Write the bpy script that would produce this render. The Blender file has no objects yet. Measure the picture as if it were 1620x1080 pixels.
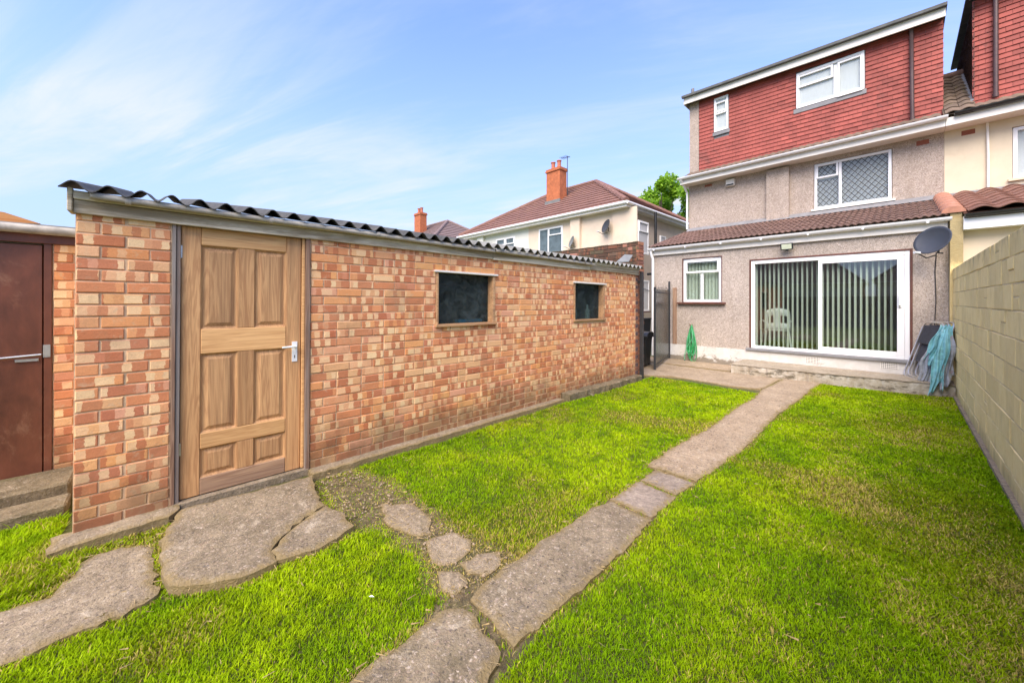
import bpy, math, random
import numpy as np
from mathutils import Vector, Matrix
R = math.radians
rnd = random.Random(7)
C = bpy.context.scene.collection
scene = bpy.context.scene

# ------------------------------------------------------------------ camera
cd = bpy.data.cameras.new('camera')
cam = bpy.data.objects.new('camera', cd); C.objects.link(cam)
cd.sensor_width = 36.0; cd.lens = 587.0/1620.0*36.0
cd.shift_y = -64.0/1620.0
cd.clip_start = 0.05; cd.clip_end = 2000
cam.location = (0, 0, 1.5)
cam.rotation_euler = (R(90), 0, math.atan2(0.7235, 0.6906))
scene.camera = cam

# ------------------------------------------------------------------ world and sun
SUN_EL, SUN_AZ = R(50), R(158)          # azimuth clockwise from +Y
w = bpy.data.worlds.new('World'); scene.world = w; w.use_nodes = True
nt = w.node_tree; nt.nodes.clear()
def N(nt, t, **k):
    n = nt.nodes.new(t)
    for a, b in k.items(): setattr(n, a, b)
    return n
def L(nt, a, b): nt.links.new(a, b)
sky = N(nt, 'ShaderNodeTexSky'); sky.sky_type = 'NISHITA'; sky.sun_disc = False
sky.sun_elevation = SUN_EL; sky.sun_rotation = SUN_AZ
sky.air_density = 1.0; sky.dust_density = 0.6; sky.ozone_density = 1.2
tc = N(nt, 'ShaderNodeTexCoord'); sep = N(nt, 'ShaderNodeSeparateXYZ'); L(nt, tc.outputs['Generated'], sep.inputs[0])
def M(nt, op, a, b=None, c=None, clamp=False):
    n = N(nt, 'ShaderNodeMath', operation=op); n.use_clamp = clamp
    for i, v in enumerate((a, b, c)):
        if v is None: continue
        if isinstance(v, (int, float)): n.inputs[i].default_value = v
        else: L(nt, v, n.inputs[i])
    return n.outputs[0]
zc = M(nt, 'ADD', M(nt, 'MAXIMUM', sep.outputs[2], 0.0), 0.16)
px = M(nt, 'DIVIDE', sep.outputs[0], zc); py = M(nt, 'DIVIDE', sep.outputs[1], zc)
# wisps run along one wind direction
ang = R(28)
u = M(nt, 'ADD', M(nt, 'MULTIPLY', px, math.cos(ang)), M(nt, 'MULTIPLY', py, math.sin(ang)))
v = M(nt, 'SUBTRACT', M(nt, 'MULTIPLY', py, math.cos(ang)), M(nt, 'MULTIPLY', px, math.sin(ang)))
def noise(nt, vec, scale, detail=6, rough=0.55, dist=0.0, dim='3D'):
    n = N(nt, 'ShaderNodeTexNoise', noise_dimensions=dim)
    n.inputs['Scale'].default_value = scale; n.inputs['Detail'].default_value = detail
    n.inputs['Roughness'].default_value = rough; n.inputs['Distortion'].default_value = dist
    if vec is not None: L(nt, vec, n.inputs['Vector'])
    return n.outputs['Fac']
def comb(nt, x, y, z=0.0):
    n = N(nt, 'ShaderNodeCombineXYZ')
    for i, q in enumerate((x, y, z)):
        if isinstance(q, (int, float)): n.inputs[i].default_value = q
        else: L(nt, q, n.inputs[i])
    return n.outputs[0]
def mrange(nt, val, a, b, c=0.0, d=1.0, smooth=True):
    n = N(nt, 'ShaderNodeMapRange'); n.interpolation_type = 'SMOOTHSTEP' if smooth else 'LINEAR'
    for i, q in enumerate((val, a, b, c, d)):
        if isinstance(q, (int, float)): n.inputs[i].default_value = q
        else: L(nt, q, n.inputs[i])
    return n.outputs[0]
n1 = noise(nt, comb(nt, M(nt, 'MULTIPLY', u, 0.42), M(nt, 'MULTIPLY', v, 1.7), 3.0), 1.15, 9, 0.60, 0.9)
n2 = noise(nt, comb(nt, M(nt, 'MULTIPLY', u, 0.5), v, 8.0), 0.55, 3, 0.5, 0.4)
n3 = noise(nt, comb(nt, M(nt, 'MULTIPLY', u, 0.9), M(nt, 'MULTIPLY', v, 5.0), 1.0), 2.2, 8, 0.65, 0.6)
wisp = mrange(nt, M(nt, 'ADD', n1, M(nt, 'MULTIPLY', n3, 0.25)), 0.50, 0.82)
veil = mrange(nt, n2, 0.36, 0.70)
cov = M(nt, 'MULTIPLY', wisp, M(nt, 'ADD', M(nt, 'MULTIPLY', veil, 0.75), 0.35))
cov = M(nt, 'MULTIPLY', cov, mrange(nt, sep.outputs[2], 0.25, 0.62, 1.0, 0.45))
cov = M(nt, 'ADD', cov, M(nt, 'MULTIPLY', veil, 0.10))
hz = mrange(nt, sep.outputs[2], 0.0, 0.70, 0.88, 0.0)
cov = M(nt, 'ADD', cov, 0.0, clamp=True)
mx = N(nt, 'ShaderNodeMix', data_type='RGBA'); L(nt, cov, mx.inputs[0])
gain = N(nt, 'ShaderNodeMix', data_type='RGBA', blend_type='MULTIPLY'); gain.inputs[0].default_value = 1.0
L(nt, sky.outputs[0], gain.inputs[6]); gain.inputs[7].default_value = (0.94, 1.01, 1.44, 1)
low = N(nt, 'ShaderNodeMix', data_type='RGBA'); L(nt, hz, low.inputs[0]); L(nt, gain.outputs[2], low.inputs[6]); low.inputs[7].default_value = (1.60, 2.06, 2.9, 1)
L(nt, low.outputs[2], mx.inputs[6]); mx.inputs[7].default_value = (2.7, 2.85, 3.03, 1)
bg = N(nt, 'ShaderNodeBackground'); bg.inputs[1].default_value = 0.07
L(nt, mx.outputs[2], bg.inputs[0])
wo = N(nt, 'ShaderNodeOutputWorld'); L(nt, bg.outputs[0], wo.inputs[0])
sl = bpy.data.lights.new('sun', 'SUN'); sl.energy = 1.5; sl.angle = R(50); sl.color = (1.0, 0.86, 0.69)
so = bpy.data.objects.new('sun', sl); C.objects.link(so)
sd = Vector((math.sin(SUN_AZ)*math.cos(SUN_EL), math.cos(SUN_AZ)*math.cos(SUN_EL), math.sin(SUN_EL)))
so.rotation_euler = sd.to_track_quat('Z', 'Y').to_euler(); so.location = (4, -4, 12)
vs = scene.view_settings; vs.view_transform = 'Standard'; vs.look = 'None'; vs.exposure = 2.26; vs.gamma = 1.0
vs.use_curve_mapping = False
scene.render.engine = 'CYCLES'
scene.cycles.max_bounces = 6; scene.cycles.transparent_max_bounces = 12
scene.cycles.use_denoising = True

# ------------------------------------------------------------------ materials
def new_mat(name):
    m = bpy.data.materials.new(name); m.use_nodes = True
    nt = m.node_tree; nt.nodes.clear()
    o = N(nt, 'ShaderNodeOutputMaterial'); b = N(nt, 'ShaderNodeBsdfPrincipled'); L(nt, b.outputs[0], o.inputs[0])
    return m, nt, b, o
def ramp(nt, fac, stops, interp='LINEAR'):
    r = N(nt, 'ShaderNodeValToRGB'); cr = r.color_ramp; cr.interpolation = interp
    while len(cr.elements) < len(stops): cr.elements.new(0.5)
    for e, (p, c) in zip(cr.elements, stops):
        e.position = p; e.color = (c[0], c[1], c[2], 1)
    if fac is not None: L(nt, fac, r.inputs[0])
    return r.outputs[0]
def mix(nt, f, a, b, mode='MIX'):
    n = N(nt, 'ShaderNodeMix', data_type='RGBA', blend_type=mode)
    for i, q in ((0, f), (6, a), (7, b)):
        if isinstance(q, (int, float)): n.inputs[i].default_value = q
        elif isinstance(q, tuple): n.inputs[i].default_value = (q[0], q[1], q[2], 1)
        else: L(nt, q, n.inputs[i])
    return n.outputs[2]
def bump(nt, b, h, dist=0.01, strength=0.6):
    n = N(nt, 'ShaderNodeBump'); n.inputs['Strength'].default_value = strength; n.inputs['Distance'].default_value = dist
    L(nt, h, n.inputs['Height']); L(nt, n.outputs[0], b.inputs['Normal'])
def coords(nt, kind='pos', scale=(1, 1, 1)):
    if kind == 'pos': o = N(nt, 'ShaderNodeNewGeometry').outputs['Position']
    else: o = N(nt, 'ShaderNodeTexCoord').outputs['Object']
    if scale != (1, 1, 1):
        m = N(nt, 'ShaderNodeMapping'); m.inputs['Scale'].default_value = scale; L(nt, o, m.inputs['Vector']); o = m.outputs[0]
    return o
def simple(name, col, rough=0.6, var=0.12, nscale=6.0, bscale=60.0, bd=0.002, dirt=None, dirt_amt=0.0, metal=0.0, spec=0.5, kind='pos', scale=(1, 1, 1), objvar=0.0):
    """a plain surface with uneven tone, fine relief and optional patches of dirt"""
    m, nt, b, o = new_mat(name)
    co = coords(nt, kind, scale)
    nn = noise(nt, co, nscale, 6, 0.6, 0.3)
    lo = tuple(c*(1-var) for c in col); hi = tuple(min(1, c*(1+var)) for c in col)
    c = ramp(nt, nn, [(0.3, lo), (0.7, hi)])
    if objvar:
        oi = N(nt, 'ShaderNodeObjectInfo').outputs['Random']
        g = mrange(nt, oi, 0, 1, 1-objvar, 1+objvar, False)
        c = mix(nt, 1.0, c, comb(nt, g, g, g), 'MULTIPLY')
    if dirt:
        d = mrange(nt, noise(nt, co, nscale*0.55, 8, 0.7, 0.8), 0.56, 0.72, 0, dirt_amt)
        c = mix(nt, d, c, dirt)
    L(nt, c, b.inputs['Base Color']); b.inputs['Roughness'].default_value = rough
    b.inputs['Metallic'].default_value = metal; b.inputs['Specular IOR Level'].default_value = spec
    if bd: bump(nt, b, noise(nt, co, bscale, 4, 0.6), bd, 0.5)
    return m
def brick_mat(name, stops, dark=False, grime=0.7):
    """fired bricks: each its own tone, kiss marks in bands across the face, sandy speckle"""
    m, nt, b, o = new_mat(name)
    at = N(nt, 'ShaderNodeAttribute'); at.attribute_name = 'seed'
    lc = N(nt, 'ShaderNodeAttribute'); lc.attribute_name = 'lc'
    oi = N(nt, 'ShaderNodeObjectInfo').outputs['Random']
    s = M(nt, 'FRACT', M(nt, 'ADD', at.outputs['Fac'], oi))
    s2 = M(nt, 'FRACT', M(nt, 'MULTIPLY', s, 17.3)); s3 = M(nt, 'FRACT', M(nt, 'MULTIPLY', s, 71.7))
    base = ramp(nt, s, stops)
    pos = coords(nt)
    wob = M(nt, 'MULTIPLY', M(nt, 'SUBTRACT', noise(nt, pos, 38, 3, 0.6), 0.5), 0.030)
    sp = N(nt, 'ShaderNodeSeparateXYZ'); L(nt, lc.outputs['Vector'], sp.inputs[0])
    t = M(nt, 'ADD', M(nt, 'ADD', sp.outputs[1], wob), M(nt, 'MULTIPLY', s3, 0.9))
    cell = M(nt, 'FLOOR', M(nt, 'DIVIDE', t, 0.044))
    wn = N(nt, 'ShaderNodeTexWhiteNoise', noise_dimensions='2D'); L(nt, comb(nt, cell, M(nt, 'MULTIPLY', s2, 50.0)), wn.inputs['Vector'])
    cellv = wn.outputs['Value']
    dk = mix(nt, s2, (0.43, 0.12, 0.055), (0.55, 0.21, 0.095)); pl = mix(nt, s3, (0.88, 0.66, 0.36), (0.84, 0.54, 0.29))
    isd = mrange(nt, cellv, 0.56, 0.62); isl = mrange(nt, cellv, 0.30, 0.24)
    banded = mrange(nt, s2, 0.15, 0.17)
    edge = mrange(nt, M(nt, 'ABSOLUTE', sp.outputs[2]), 0.030, 0.024)
    c = mix(nt, M(nt, 'MULTIPLY', M(nt, 'MULTIPLY', isd, banded), 0.78 if not dark else 0.2), base, dk)
    c = mix(nt, M(nt, 'MULTIPLY', M(nt, 'MULTIPLY', M(nt, 'MULTIPLY', isl, banded), edge), 0.74 if not dark else 0.0), c, pl)
    g = mrange(nt, noise(nt, pos, 120, 4, 0.7), 0.25, 0.75, 0.86, 1.12, False)
    c = mix(nt, 1.0, c, comb(nt, g, g, g), 'MULTIPLY')
    # mortar smears and soot
    sm = mrange(nt, noise(nt, pos, 17, 6, 0.65, 0.5), 0.56, 0.70, 0, 0.1 if dark else 0.55)
    c = mix(nt, sm, c, (0.60, 0.44, 0.27))
    z = N(nt, 'ShaderNodeSeparateXYZ'); L(nt, pos, z.inputs[0])
    low = mrange(nt, M(nt, 'ADD', z.outputs[2], M(nt, 'MULTIPLY', noise(nt, pos, 3.0, 5, 0.6), 0.9)), 0.50, 0.95, grime, 0.0)
    c = mix(nt, low, c, (0.15, 0.09, 0.045))
    if not dark:
        stn = mrange(nt, noise(nt, coords(nt, 'pos', (1, 1, 0.45)), 2.1, 7, 0.72, 0.5), 0.56, 0.72, 0, 0.45)
        c = mix(nt, stn, c, (0.34, 0.19, 0.10))
    L(nt, c, b.inputs['Base Color']); b.inputs['Roughness'].default_value = 0.88; b.inputs['Specular IOR Level'].default_value = 0.25
    bump(nt, b, noise(nt, pos, 70, 6, 0.7), 0.006, 0.6)
    return m
ORANGE = [(0.0, (0.70, 0.29, 0.11)), (0.16, (0.77, 0.38, 0.16)), (0.3, (0.64, 0.25, 0.11)), (0.44, (0.76, 0.42, 0.22)),
          (0.56, (0.74, 0.44, 0.21)), (0.66, (0.58, 0.22, 0.11)), (0.78, (0.73, 0.38, 0.23)), (0.9, (0.76, 0.36, 0.12)), (1.0, (0.76, 0.46, 0.24))]
m_brick = brick_mat('orange_brick', ORANGE)
m_brick_old = brick_mat('old_brown_brick', [(0, (0.075, 0.045, 0.03)), (0.5, (0.105, 0.06, 0.04)), (0.86, (0.10, 0.085, 0.05)), (0.93, (0.16, 0.08, 0.06)), (1, (0.36, 0.18, 0.13))], True, 0)
m_brick_end = brick_mat('red_end_brick', [(0, (0.28, 0.12, 0.07)), (0.5, (0.36, 0.17, 0.10)), (1, (0.20, 0.09, 0.07))], True, 0.2)
m_quoin = simple('blue_black_brick', (0.12, 0.075, 0.075), 0.8, 0.3, 20)
m_mortar = simple('mortar', (0.70, 0.49, 0.29), 0.95, 0.2, 9, 90, 0.006, (0.20, 0.15, 0.10), 0.5)
m_mortar_old = simple('dark_mortar', (0.10, 0.08, 0.055), 0.95, 0.25, 9, 90, 0.004)
def wood_mat(name, a, b_, axis='z', rough=0.7, weather=None, wamt=0.0, knots=True):
    m, nt, b, o = new_mat(name)
    sc = (30, 30, 1.6) if axis == 'z' else (30, 1.6, 30)
    oi = N(nt, 'ShaderNodeObjectInfo').outputs['Random']
    pos = coords(nt)
    off = N(nt, 'ShaderNodeVectorMath', operation='ADD'); L(nt, pos, off.inputs[0]); L(nt, comb(nt, oi, M(nt, 'MULTIPLY', oi, 7.0), M(nt, 'MULTIPLY', oi, 3.0)), off.inputs[1])
    mp = N(nt, 'ShaderNodeMapping'); mp.inputs['Scale'].default_value = sc; L(nt, off.outputs[0], mp.inputs['Vector'])
    g = noise(nt, mp.outputs[0], 1.0, 8, 0.65, 1.2)
    mp2 = N(nt, 'ShaderNodeMapping'); mp2.inputs['Scale'].default_value = tuple(q*0.33 for q in sc); L(nt, off.outputs[0], mp2.inputs['Vector'])
    g2 = noise(nt, mp2.outputs[0], 1.0, 4, 0.5, 2.5)
    gg = M(nt, 'FRACT', M(nt, 'MULTIPLY', g2, 6.0)); rg = mrange(nt, M(nt, 'ABSOLUTE', M(nt, 'SUBTRACT', gg, 0.5)), 0.0, 0.5)
    c = ramp(nt, M(nt, 'ADD', M(nt, 'MULTIPLY', g, 0.7), M(nt, 'MULTIPLY', rg, 0.22)), [(0.28, a), (0.62, b_)])
    tone = mrange(nt, oi, 0, 1, 0.86, 1.12, False); c = mix(nt, 1.0, c, comb(nt, tone, tone, tone), 'MULTIPLY')
    if weather:
        mp3 = N(nt, 'ShaderNodeMapping'); mp3.inputs['Scale'].default_value = tuple(q*0.14 for q in sc); L(nt, off.outputs[0], mp3.inputs['Vector'])
        wv = mrange(nt, noise(nt, mp3.outputs[0], 1.4, 7, 0.7, 0.6), 0.44, 0.64, 0, wamt)
        c = mix(nt, wv, c, weather)
    L(nt, c, b.inputs['Base Color']); b.inputs['Roughness'].default_value = rough; b.inputs['Specular IOR Level'].default_value = 0.3
    bump(nt, b, g, 0.003, 0.5)
    return m
m_stile = wood_mat('weathered_pine_upright', (0.41, 0.21, 0.09), (0.61, 0.35, 0.155), 'z', 0.6, (0.27, 0.15, 0.07), 0.55)
m_rail = wood_mat('sanded_pine_rail', (0.56, 0.30, 0.12), (0.73, 0.44, 0.19), 'y', 0.6)
m_railb = wood_mat('weathered_pine_rail', (0.34, 0.20, 0.12), (0.54, 0.35, 0.21), 'y', 0.7, (0.20, 0.13, 0.09), 0.5)
m_panel = wood_mat('weathered_pine_panel', (0.41, 0.215, 0.095), (0.61, 0.355, 0.16), 'z', 0.65, (0.23, 0.13, 0.065), 0.6)
m_post = wood_mat('grey_brown_post', (0.17, 0.095, 0.06), (0.33, 0.21, 0.14), 'z', 0.85, (0.30, 0.28, 0.25), 0.8)
m_fascia = wood_mat('peeling_painted_board', (0.50, 0.43, 0.30), (0.76, 0.69, 0.53), 'y', 0.85, (0.22, 0.165, 0.09), 0.9)
m_frame_w = wood_mat('shed_window_wood', (0.34, 0.18, 0.09), (0.55, 0.34, 0.17), 'y', 0.75, (0.2, 0.13, 0.08), 0.5)
m_sleeper = wood_mat('mossy_sleeper', (0.10, 0.085, 0.05), (0.22, 0.19, 0.11), 'y', 0.95, (0.10, 0.11, 0.04), 0.6)
m_orangewood = wood_mat('orange_timber', (0.50, 0.20, 0.06), (0.62, 0.30, 0.11), 'y', 0.7)
m_battenw = wood_mat('brown_batten', (0.22, 0.13, 0.08), (0.36, 0.24, 0.16), 'z', 0.85)
m_maroon = simple('maroon_painted_ply', (0.125, 0.042, 0.022), 0.45, 0.45, 5, 40, 0.002, (0.27, 0.145, 0.085), 0.75, scale=(1, 1, 0.45))
m_steel = simple('galvanised_steel', (0.55, 0.55, 0.53), 0.38, 0.15, 20, 80, 0.001, (0.2, 0.12, 0.07), 0.5, metal=0.8)
m_asbestos = simple('corrugated_sheet', (0.060, 0.060, 0.056), 0.9, 0.4, 10, 60, 0.004, (0.17, 0.16, 0.11), 0.8)
m_asb_mid = simple('lichened_corrugated_sheet', (0.20, 0.20, 0.18), 0.9, 0.4, 6, 60, 0.004, (0.09, 0.09, 0.08), 0.7)
m_asb_pale = simple('pale_corrugated_sheet', (0.30, 0.29, 0.26), 0.9, 0.3, 5, 60, 0.004, (0.12, 0.12, 0.09), 0.6)
m_oldgutter = simple('old_grey_gutter', (0.40, 0.37, 0.31), 0.8, 0.3, 9, 50, 0.003, (0.14, 0.12, 0.08), 0.8)
def concrete(name, a, b_, agg=0.5, moss=0.3, scale=1.0):
    m, nt, b, o = new_mat(name); pos = coords(nt)
    n = noise(nt, pos, 3.2*scale, 8, 0.7, 0.6)
    c = ramp(nt, n, [(0.3, a), (0.7, b_)])
    v = N(nt, 'ShaderNodeTexVoronoi'); v.inputs['Scale'].default_value = 80*scale
    wn_ = N(nt, 'ShaderNodeTexNoise'); wn_.inputs['Scale'].default_value = 60; wn_.inputs['Detail'].default_value = 3; L(nt, pos, wn_.inputs['Vector'])
    vm = N(nt, 'ShaderNodeVectorMath', operation='MULTIPLY_ADD'); L(nt, wn_.outputs['Color'], vm.inputs[0]); vm.inputs[1].default_value = (0.03, 0.03, 0.03); L(nt, pos, vm.inputs[2]); L(nt, vm.outputs[0], v.inputs['Vector'])
    vc = N(nt, 'ShaderNodeSeparateColor'); L(nt, v.outputs['Color'], vc.inputs[0])
    st = M(nt, 'MULTIPLY', mrange(nt, vc.outputs[0], 0.55, 0.95), mrange(nt, v.outputs['Distance'], 0.75, 0.15))
    c = mix(nt, M(nt, 'MULTIPLY', st, agg), c, mix(nt, vc.outputs[1], (0.55, 0.47, 0.38), (0.30, 0.20, 0.14)))
    dk = M(nt, 'MULTIPLY', mrange(nt, vc.outputs[2], 0.65, 0.98), mrange(nt, v.outputs['Distance'], 0.75, 0.15))
    c = mix(nt, M(nt, 'MULTIPLY', dk, agg), c, (0.07, 0.06, 0.055))
    md = mrange(nt, noise(nt, pos, 26*scale, 8, 0.85, 0.5), 0.32, 0.68, 0.55, 1.42, False)
    c = mix(nt, 1.0, c, comb(nt, md, md, md), 'MULTIPLY')
    st2 = mrange(nt, noise(nt, pos, 6*scale, 9, 0.8, 0.8), 0.55, 0.66, 0, 0.6)
    c = mix(nt, st2, c, (0.50, 0.43, 0.32))
    mo = mrange(nt, noise(nt, pos, 1.9*scale, 8, 0.72, 0.8), 0.54, 0.68, 0, moss)
    c = mix(nt, mo, c, (0.13, 0.115, 0.05))
    ea = N(nt, 'ShaderNodeAttribute'); ea.attribute_name = 'rim'
    er = mrange(nt, M(nt, 'ADD', ea.outputs['Fac'], M(nt, 'MULTIPLY', M(nt, 'SUBTRACT', noise(nt, pos, 16, 7, 0.75), 0.5), 1.5)), 0.55, 1.05, 0, 0.9)
    c = mix(nt, er, c, mix(nt, noise(nt, pos, 45, 5, 0.7), (0.12, 0.09, 0.035), (0.36, 0.27, 0.13)))
    L(nt, c, b.inputs['Base Color']); b.inputs['Roughness'].default_value = 0.92; b.inputs['Specular IOR Level'].default_value = 0.25
    h = M(nt, 'ADD', M(nt, 'MULTIPLY', noise(nt, pos, 22, 8, 0.75), 1.0), M(nt, 'MULTIPLY', v.outputs['Distance'], -0.35))
    bump(nt, b, h, 0.014, 0.8)
    return m
m_conc = concrete('path_concrete', (0.20, 0.158, 0.10), (0.355, 0.285, 0.19), 0.6, 0.25)
m_conc_dark = concrete('worn_dark_concrete', (0.15, 0.12, 0.075), (0.31, 0.25, 0.165), 0.85, 0.2)
m_conc_warm = concrete('pebbly_warm_concrete', (0.28, 0.21, 0.135), (0.44, 0.34, 0.225), 1.0, 0.15)
m_conc_patio = concrete('patio_concrete', (0.27, 0.205, 0.135), (0.42, 0.325, 0.22), 0.3, 0.3)
m_slabgrey = concrete('grey_paving_slab', (0.21, 0.17, 0.13), (0.34, 0.275, 0.215), 0.3, 0.3)
m_mossconc = concrete('mossy_step_concrete', (0.10, 0.08, 0.045), (0.23, 0.185, 0.115), 0.3, 0.7)
m_step = concrete('stained_step', (0.27, 0.22, 0.155), (0.42, 0.36, 0.27), 0.2, 0.45)
# step front: patchy whitewash with black blotches
m, nt, b, o = new_mat('flaking_whitewashed_concrete'); pos = coords(nt)
c = ramp(nt, noise(nt, pos, 5, 8, 0.7, 0.6), [(0.35, (0.27, 0.22, 0.15)), (0.5, (0.42, 0.37, 0.29)), (0.68, (0.56, 0.53, 0.46))])
c = mix(nt, mrange(nt, noise(nt, coords(nt, 'pos', (1, 1, 3)), 2.6, 9, 0.8, 0.2), 0.52, 0.60, 0, 0.85), c, (0.09, 0.075, 0.045))
L(nt, c, b.inputs['Base Color']); b.inputs['Roughness'].default_value = 0.9; bump(nt, b, noise(nt, pos, 20, 8, 0.7), 0.02, 0.8); m_stepfront = m
def dash_mat(name, a, b_, c3, scale=105):
    m, nt, b, o = new_mat(name); pos = coords(nt)
    v = N(nt, 'ShaderNodeTexVoronoi'); v.inputs['Scale'].default_value = scale; L(nt, pos, v.inputs['Vector'])
    s = N(nt, 'ShaderNodeSeparateColor'); L(nt, v.outputs['Color'], s.inputs[0])
    c = ramp(nt, s.outputs[0], [(0.0, c3), (0.12, tuple(q*0.8 for q in a)), (0.3, a), (0.6, b_), (0.85, a), (1.0, (0.72, 0.62, 0.54))])
    n = noise(nt, pos, 17, 5, 0.7); g = mrange(nt, n, 0.3, 0.7, 0.84, 1.12, False)
    n2 = noise(nt, pos, 1.3, 6, 0.65); g2 = mrange(nt, n2, 0.3, 0.7, 0.88, 1.08, False); g = M(nt, 'MULTIPLY', g, g2)
    c = mix(nt, 1.0, c, comb(nt, g, g, g), 'MULTIPLY')
    c = mix(nt, mrange(nt, noise(nt, coords(nt, 'pos', (2.6, 2.6, 0.45)), 1.0, 7, 0.7, 0.4), 0.50, 0.72, 0, 0.35), c, (0.26, 0.20, 0.15))
    L(nt, c, b.inputs['Base Color']); b.inputs['Roughness'].default_value = 0.95; b.inputs['Specular IOR Level'].default_value = 0.2
    bump(nt, b, M(nt, 'SUBTRACT', 1.0, v.outputs['Distance']), 0.01, 0.7)
    return m
m_dash = dash_mat('pebbledash', (0.44, 0.375, 0.315), (0.52, 0.445, 0.375), (0.23, 0.18, 0.14))
m_dash_up = dash_mat('upper_pebbledash', (0.44, 0.36, 0.295), (0.52, 0.435, 0.36), (0.23, 0.17, 0.13))
m_cream = simple('cream_render', (0.66, 0.56, 0.40), 0.85, 0.06, 3, 30, 0.003, (0.48, 0.38, 0.25), 0.3)
m_cream2 = simple('peach_render', (0.68, 0.56, 0.43), 0.85, 0.06, 2, 30, 0.003, (0.5, 0.42, 0.33), 0.3)
m_whiterender = simple('offwhite_render', (0.70, 0.70, 0.62), 0.85, 0.05, 2, 30, 0.003)
m, nt, b, o = new_mat('white_painted_plinth'); pos = coords(nt)
c = ramp(nt, noise(nt, pos, 5, 8, 0.7, 0.6), [(0.35, (0.56, 0.54, 0.49)), (0.7, (0.68, 0.665, 0.62))])
zz = N(nt, 'ShaderNodeSeparateXYZ'); L(nt, pos, zz.inputs[0])
c = mix(nt, mrange(nt, M(nt, 'SUBTRACT', M(nt, 'MULTIPLY', noise(nt, coords(nt, 'pos', (3, 3, 5)), 1.5, 8, 0.75, 0.7), 0.62), zz.outputs[2]), 0.14, 0.22, 0, 0.85), c, (0.16, 0.125, 0.08))
c = mix(nt, mrange(nt, noise(nt, pos, 4.5, 9, 0.8, 1.0), 0.58, 0.63, 0, 0.5), c, (0.34, 0.29, 0.22))
L(nt, c, b.inputs['Base Color']); b.inputs['Roughness'].default_value = 0.8; bump(nt, b, noise(nt, pos, 20, 8, 0.7), 0.012, 0.6); m_plinth = m
m, nt, b, o = new_mat('tan_masonry_paint'); pos = coords(nt); oi = N(nt, 'ShaderNodeObjectInfo').outputs['Random']
c = ramp(nt, noise(nt, pos, 6, 8, 0.72, 0.4), [(0.3, (0.76, 0.585, 0.25)), (0.7, (0.87, 0.70, 0.34))])
g = mrange(nt, oi, 0, 1, 0.90, 1.08, False); c = mix(nt, 1.0, c, comb(nt, g, g, g), 'MULTIPLY')
stk = mrange(nt, noise(nt, coords(nt, 'pos', (5, 5, 1.4)), 1.0, 6, 0.7, 0.3), 0.50, 0.75, 0, 0.38); c = mix(nt, stk, c, (0.46, 0.36, 0.19))
zz = N(nt, 'ShaderNodeSeparateXYZ'); L(nt, pos, zz.inputs[0]); nz = noise(nt, coords(nt, 'pos', (5, 5, 1.2)), 1.6, 7, 0.7)
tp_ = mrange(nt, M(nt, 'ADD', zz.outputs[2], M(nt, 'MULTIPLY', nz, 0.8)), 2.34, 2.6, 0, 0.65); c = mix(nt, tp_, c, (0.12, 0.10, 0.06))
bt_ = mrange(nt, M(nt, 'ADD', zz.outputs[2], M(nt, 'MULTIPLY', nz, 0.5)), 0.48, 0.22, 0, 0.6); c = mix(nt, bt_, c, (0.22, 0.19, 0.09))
L(nt, c, b.inputs['Base Color']); b.inputs['Roughness'].default_value = 0.88
bump(nt, b, M(nt, 'ADD', noise(nt, pos, 55, 7, 0.75), M(nt, 'MULTIPLY', noise(nt, pos, 9, 4, 0.6), 1.6)), 0.012, 0.75); m_tan = m
m_tanjoint = simple('tan_joint', (0.52, 0.41, 0.23), 0.9, 0.2, 7, 60, 0.003)
m_upvc = simple('white_upvc', (0.84, 0.84, 0.83), 0.3, 0.02, 3, 10, 0, (0.55, 0.54, 0.50), 0.15)
m_whitewood = simple('white_painted_fascia', (0.76, 0.73, 0.66), 0.5, 0.06, 3, 10, 0, (0.45, 0.40, 0.30), 0.4)
m_soffit = simple('soffit_board', (0.66, 0.60, 0.52), 0.7, 0.08, 3)
m_brownframe = simple('brown_painted_wood', (0.12, 0.045, 0.03), 0.6, 0.3, 9)
m_brownpipe = simple('brown_pipe', (0.075, 0.04, 0.035), 0.4, 0.2, 9)
m_black = simple('black_plastic', (0.018, 0.019, 0.02), 0.42, 0.2, 9, 50, 0)
m_blackmetal = simple('black_painted_metal', (0.03, 0.032, 0.035), 0.5, 0.3, 14, 60, 0.001)
m_darkroof = simple('felt_edge', (0.10, 0.105, 0.10), 0.85, 0.3, 6)
m_lead = simple('lead_flashing', (0.20, 0.20, 0.205), 0.6, 0.2, 6, 40, 0.003)
m_redtile = simple('red_clay_tile', (0.30, 0.072, 0.055), 0.8, 0.22, 2.2, 70, 0.002, (0.15, 0.055, 0.045), 0.65, objvar=0.16)
m_cheek = simple('dark_cheek_tile', (0.11, 0.055, 0.045), 0.8, 0.3, 7, 70, 0.002, objvar=0.1)  # darker tile tone used on the dormer cheek
m_browntile = simple('brown_concrete_tile', (0.145, 0.083, 0.062), 0.85, 0.3, 12, 50, 0.004, (0.26, 0.21, 0.13), 0.45, objvar=0.15)
m_terra = simple('terracotta_pantile', (0.195, 0.092, 0.062), 0.8, 0.25, 9, 50, 0.003, (0.12, 0.07, 0.05), 0.5, objvar=0.15)
m_ridge = simple('orange_ridge_tile', (0.38, 0.175, 0.11), 0.8, 0.2, 12, 50, 0.004, (0.3, 0.25, 0.17), 0.6)
m_mosstile = simple('mossy_tile', (0.14, 0.10, 0.07), 0.9, 0.3, 9, 50, 0.006, (0.20, 0.18, 0.04), 0.9, objvar=0.15)
m_farroof = simple('far_roof_tile', (0.205, 0.105, 0.078), 0.8, 0.18, 2.2, 20, 0.003, (0.30, 0.21, 0.08), 0.35)
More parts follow.
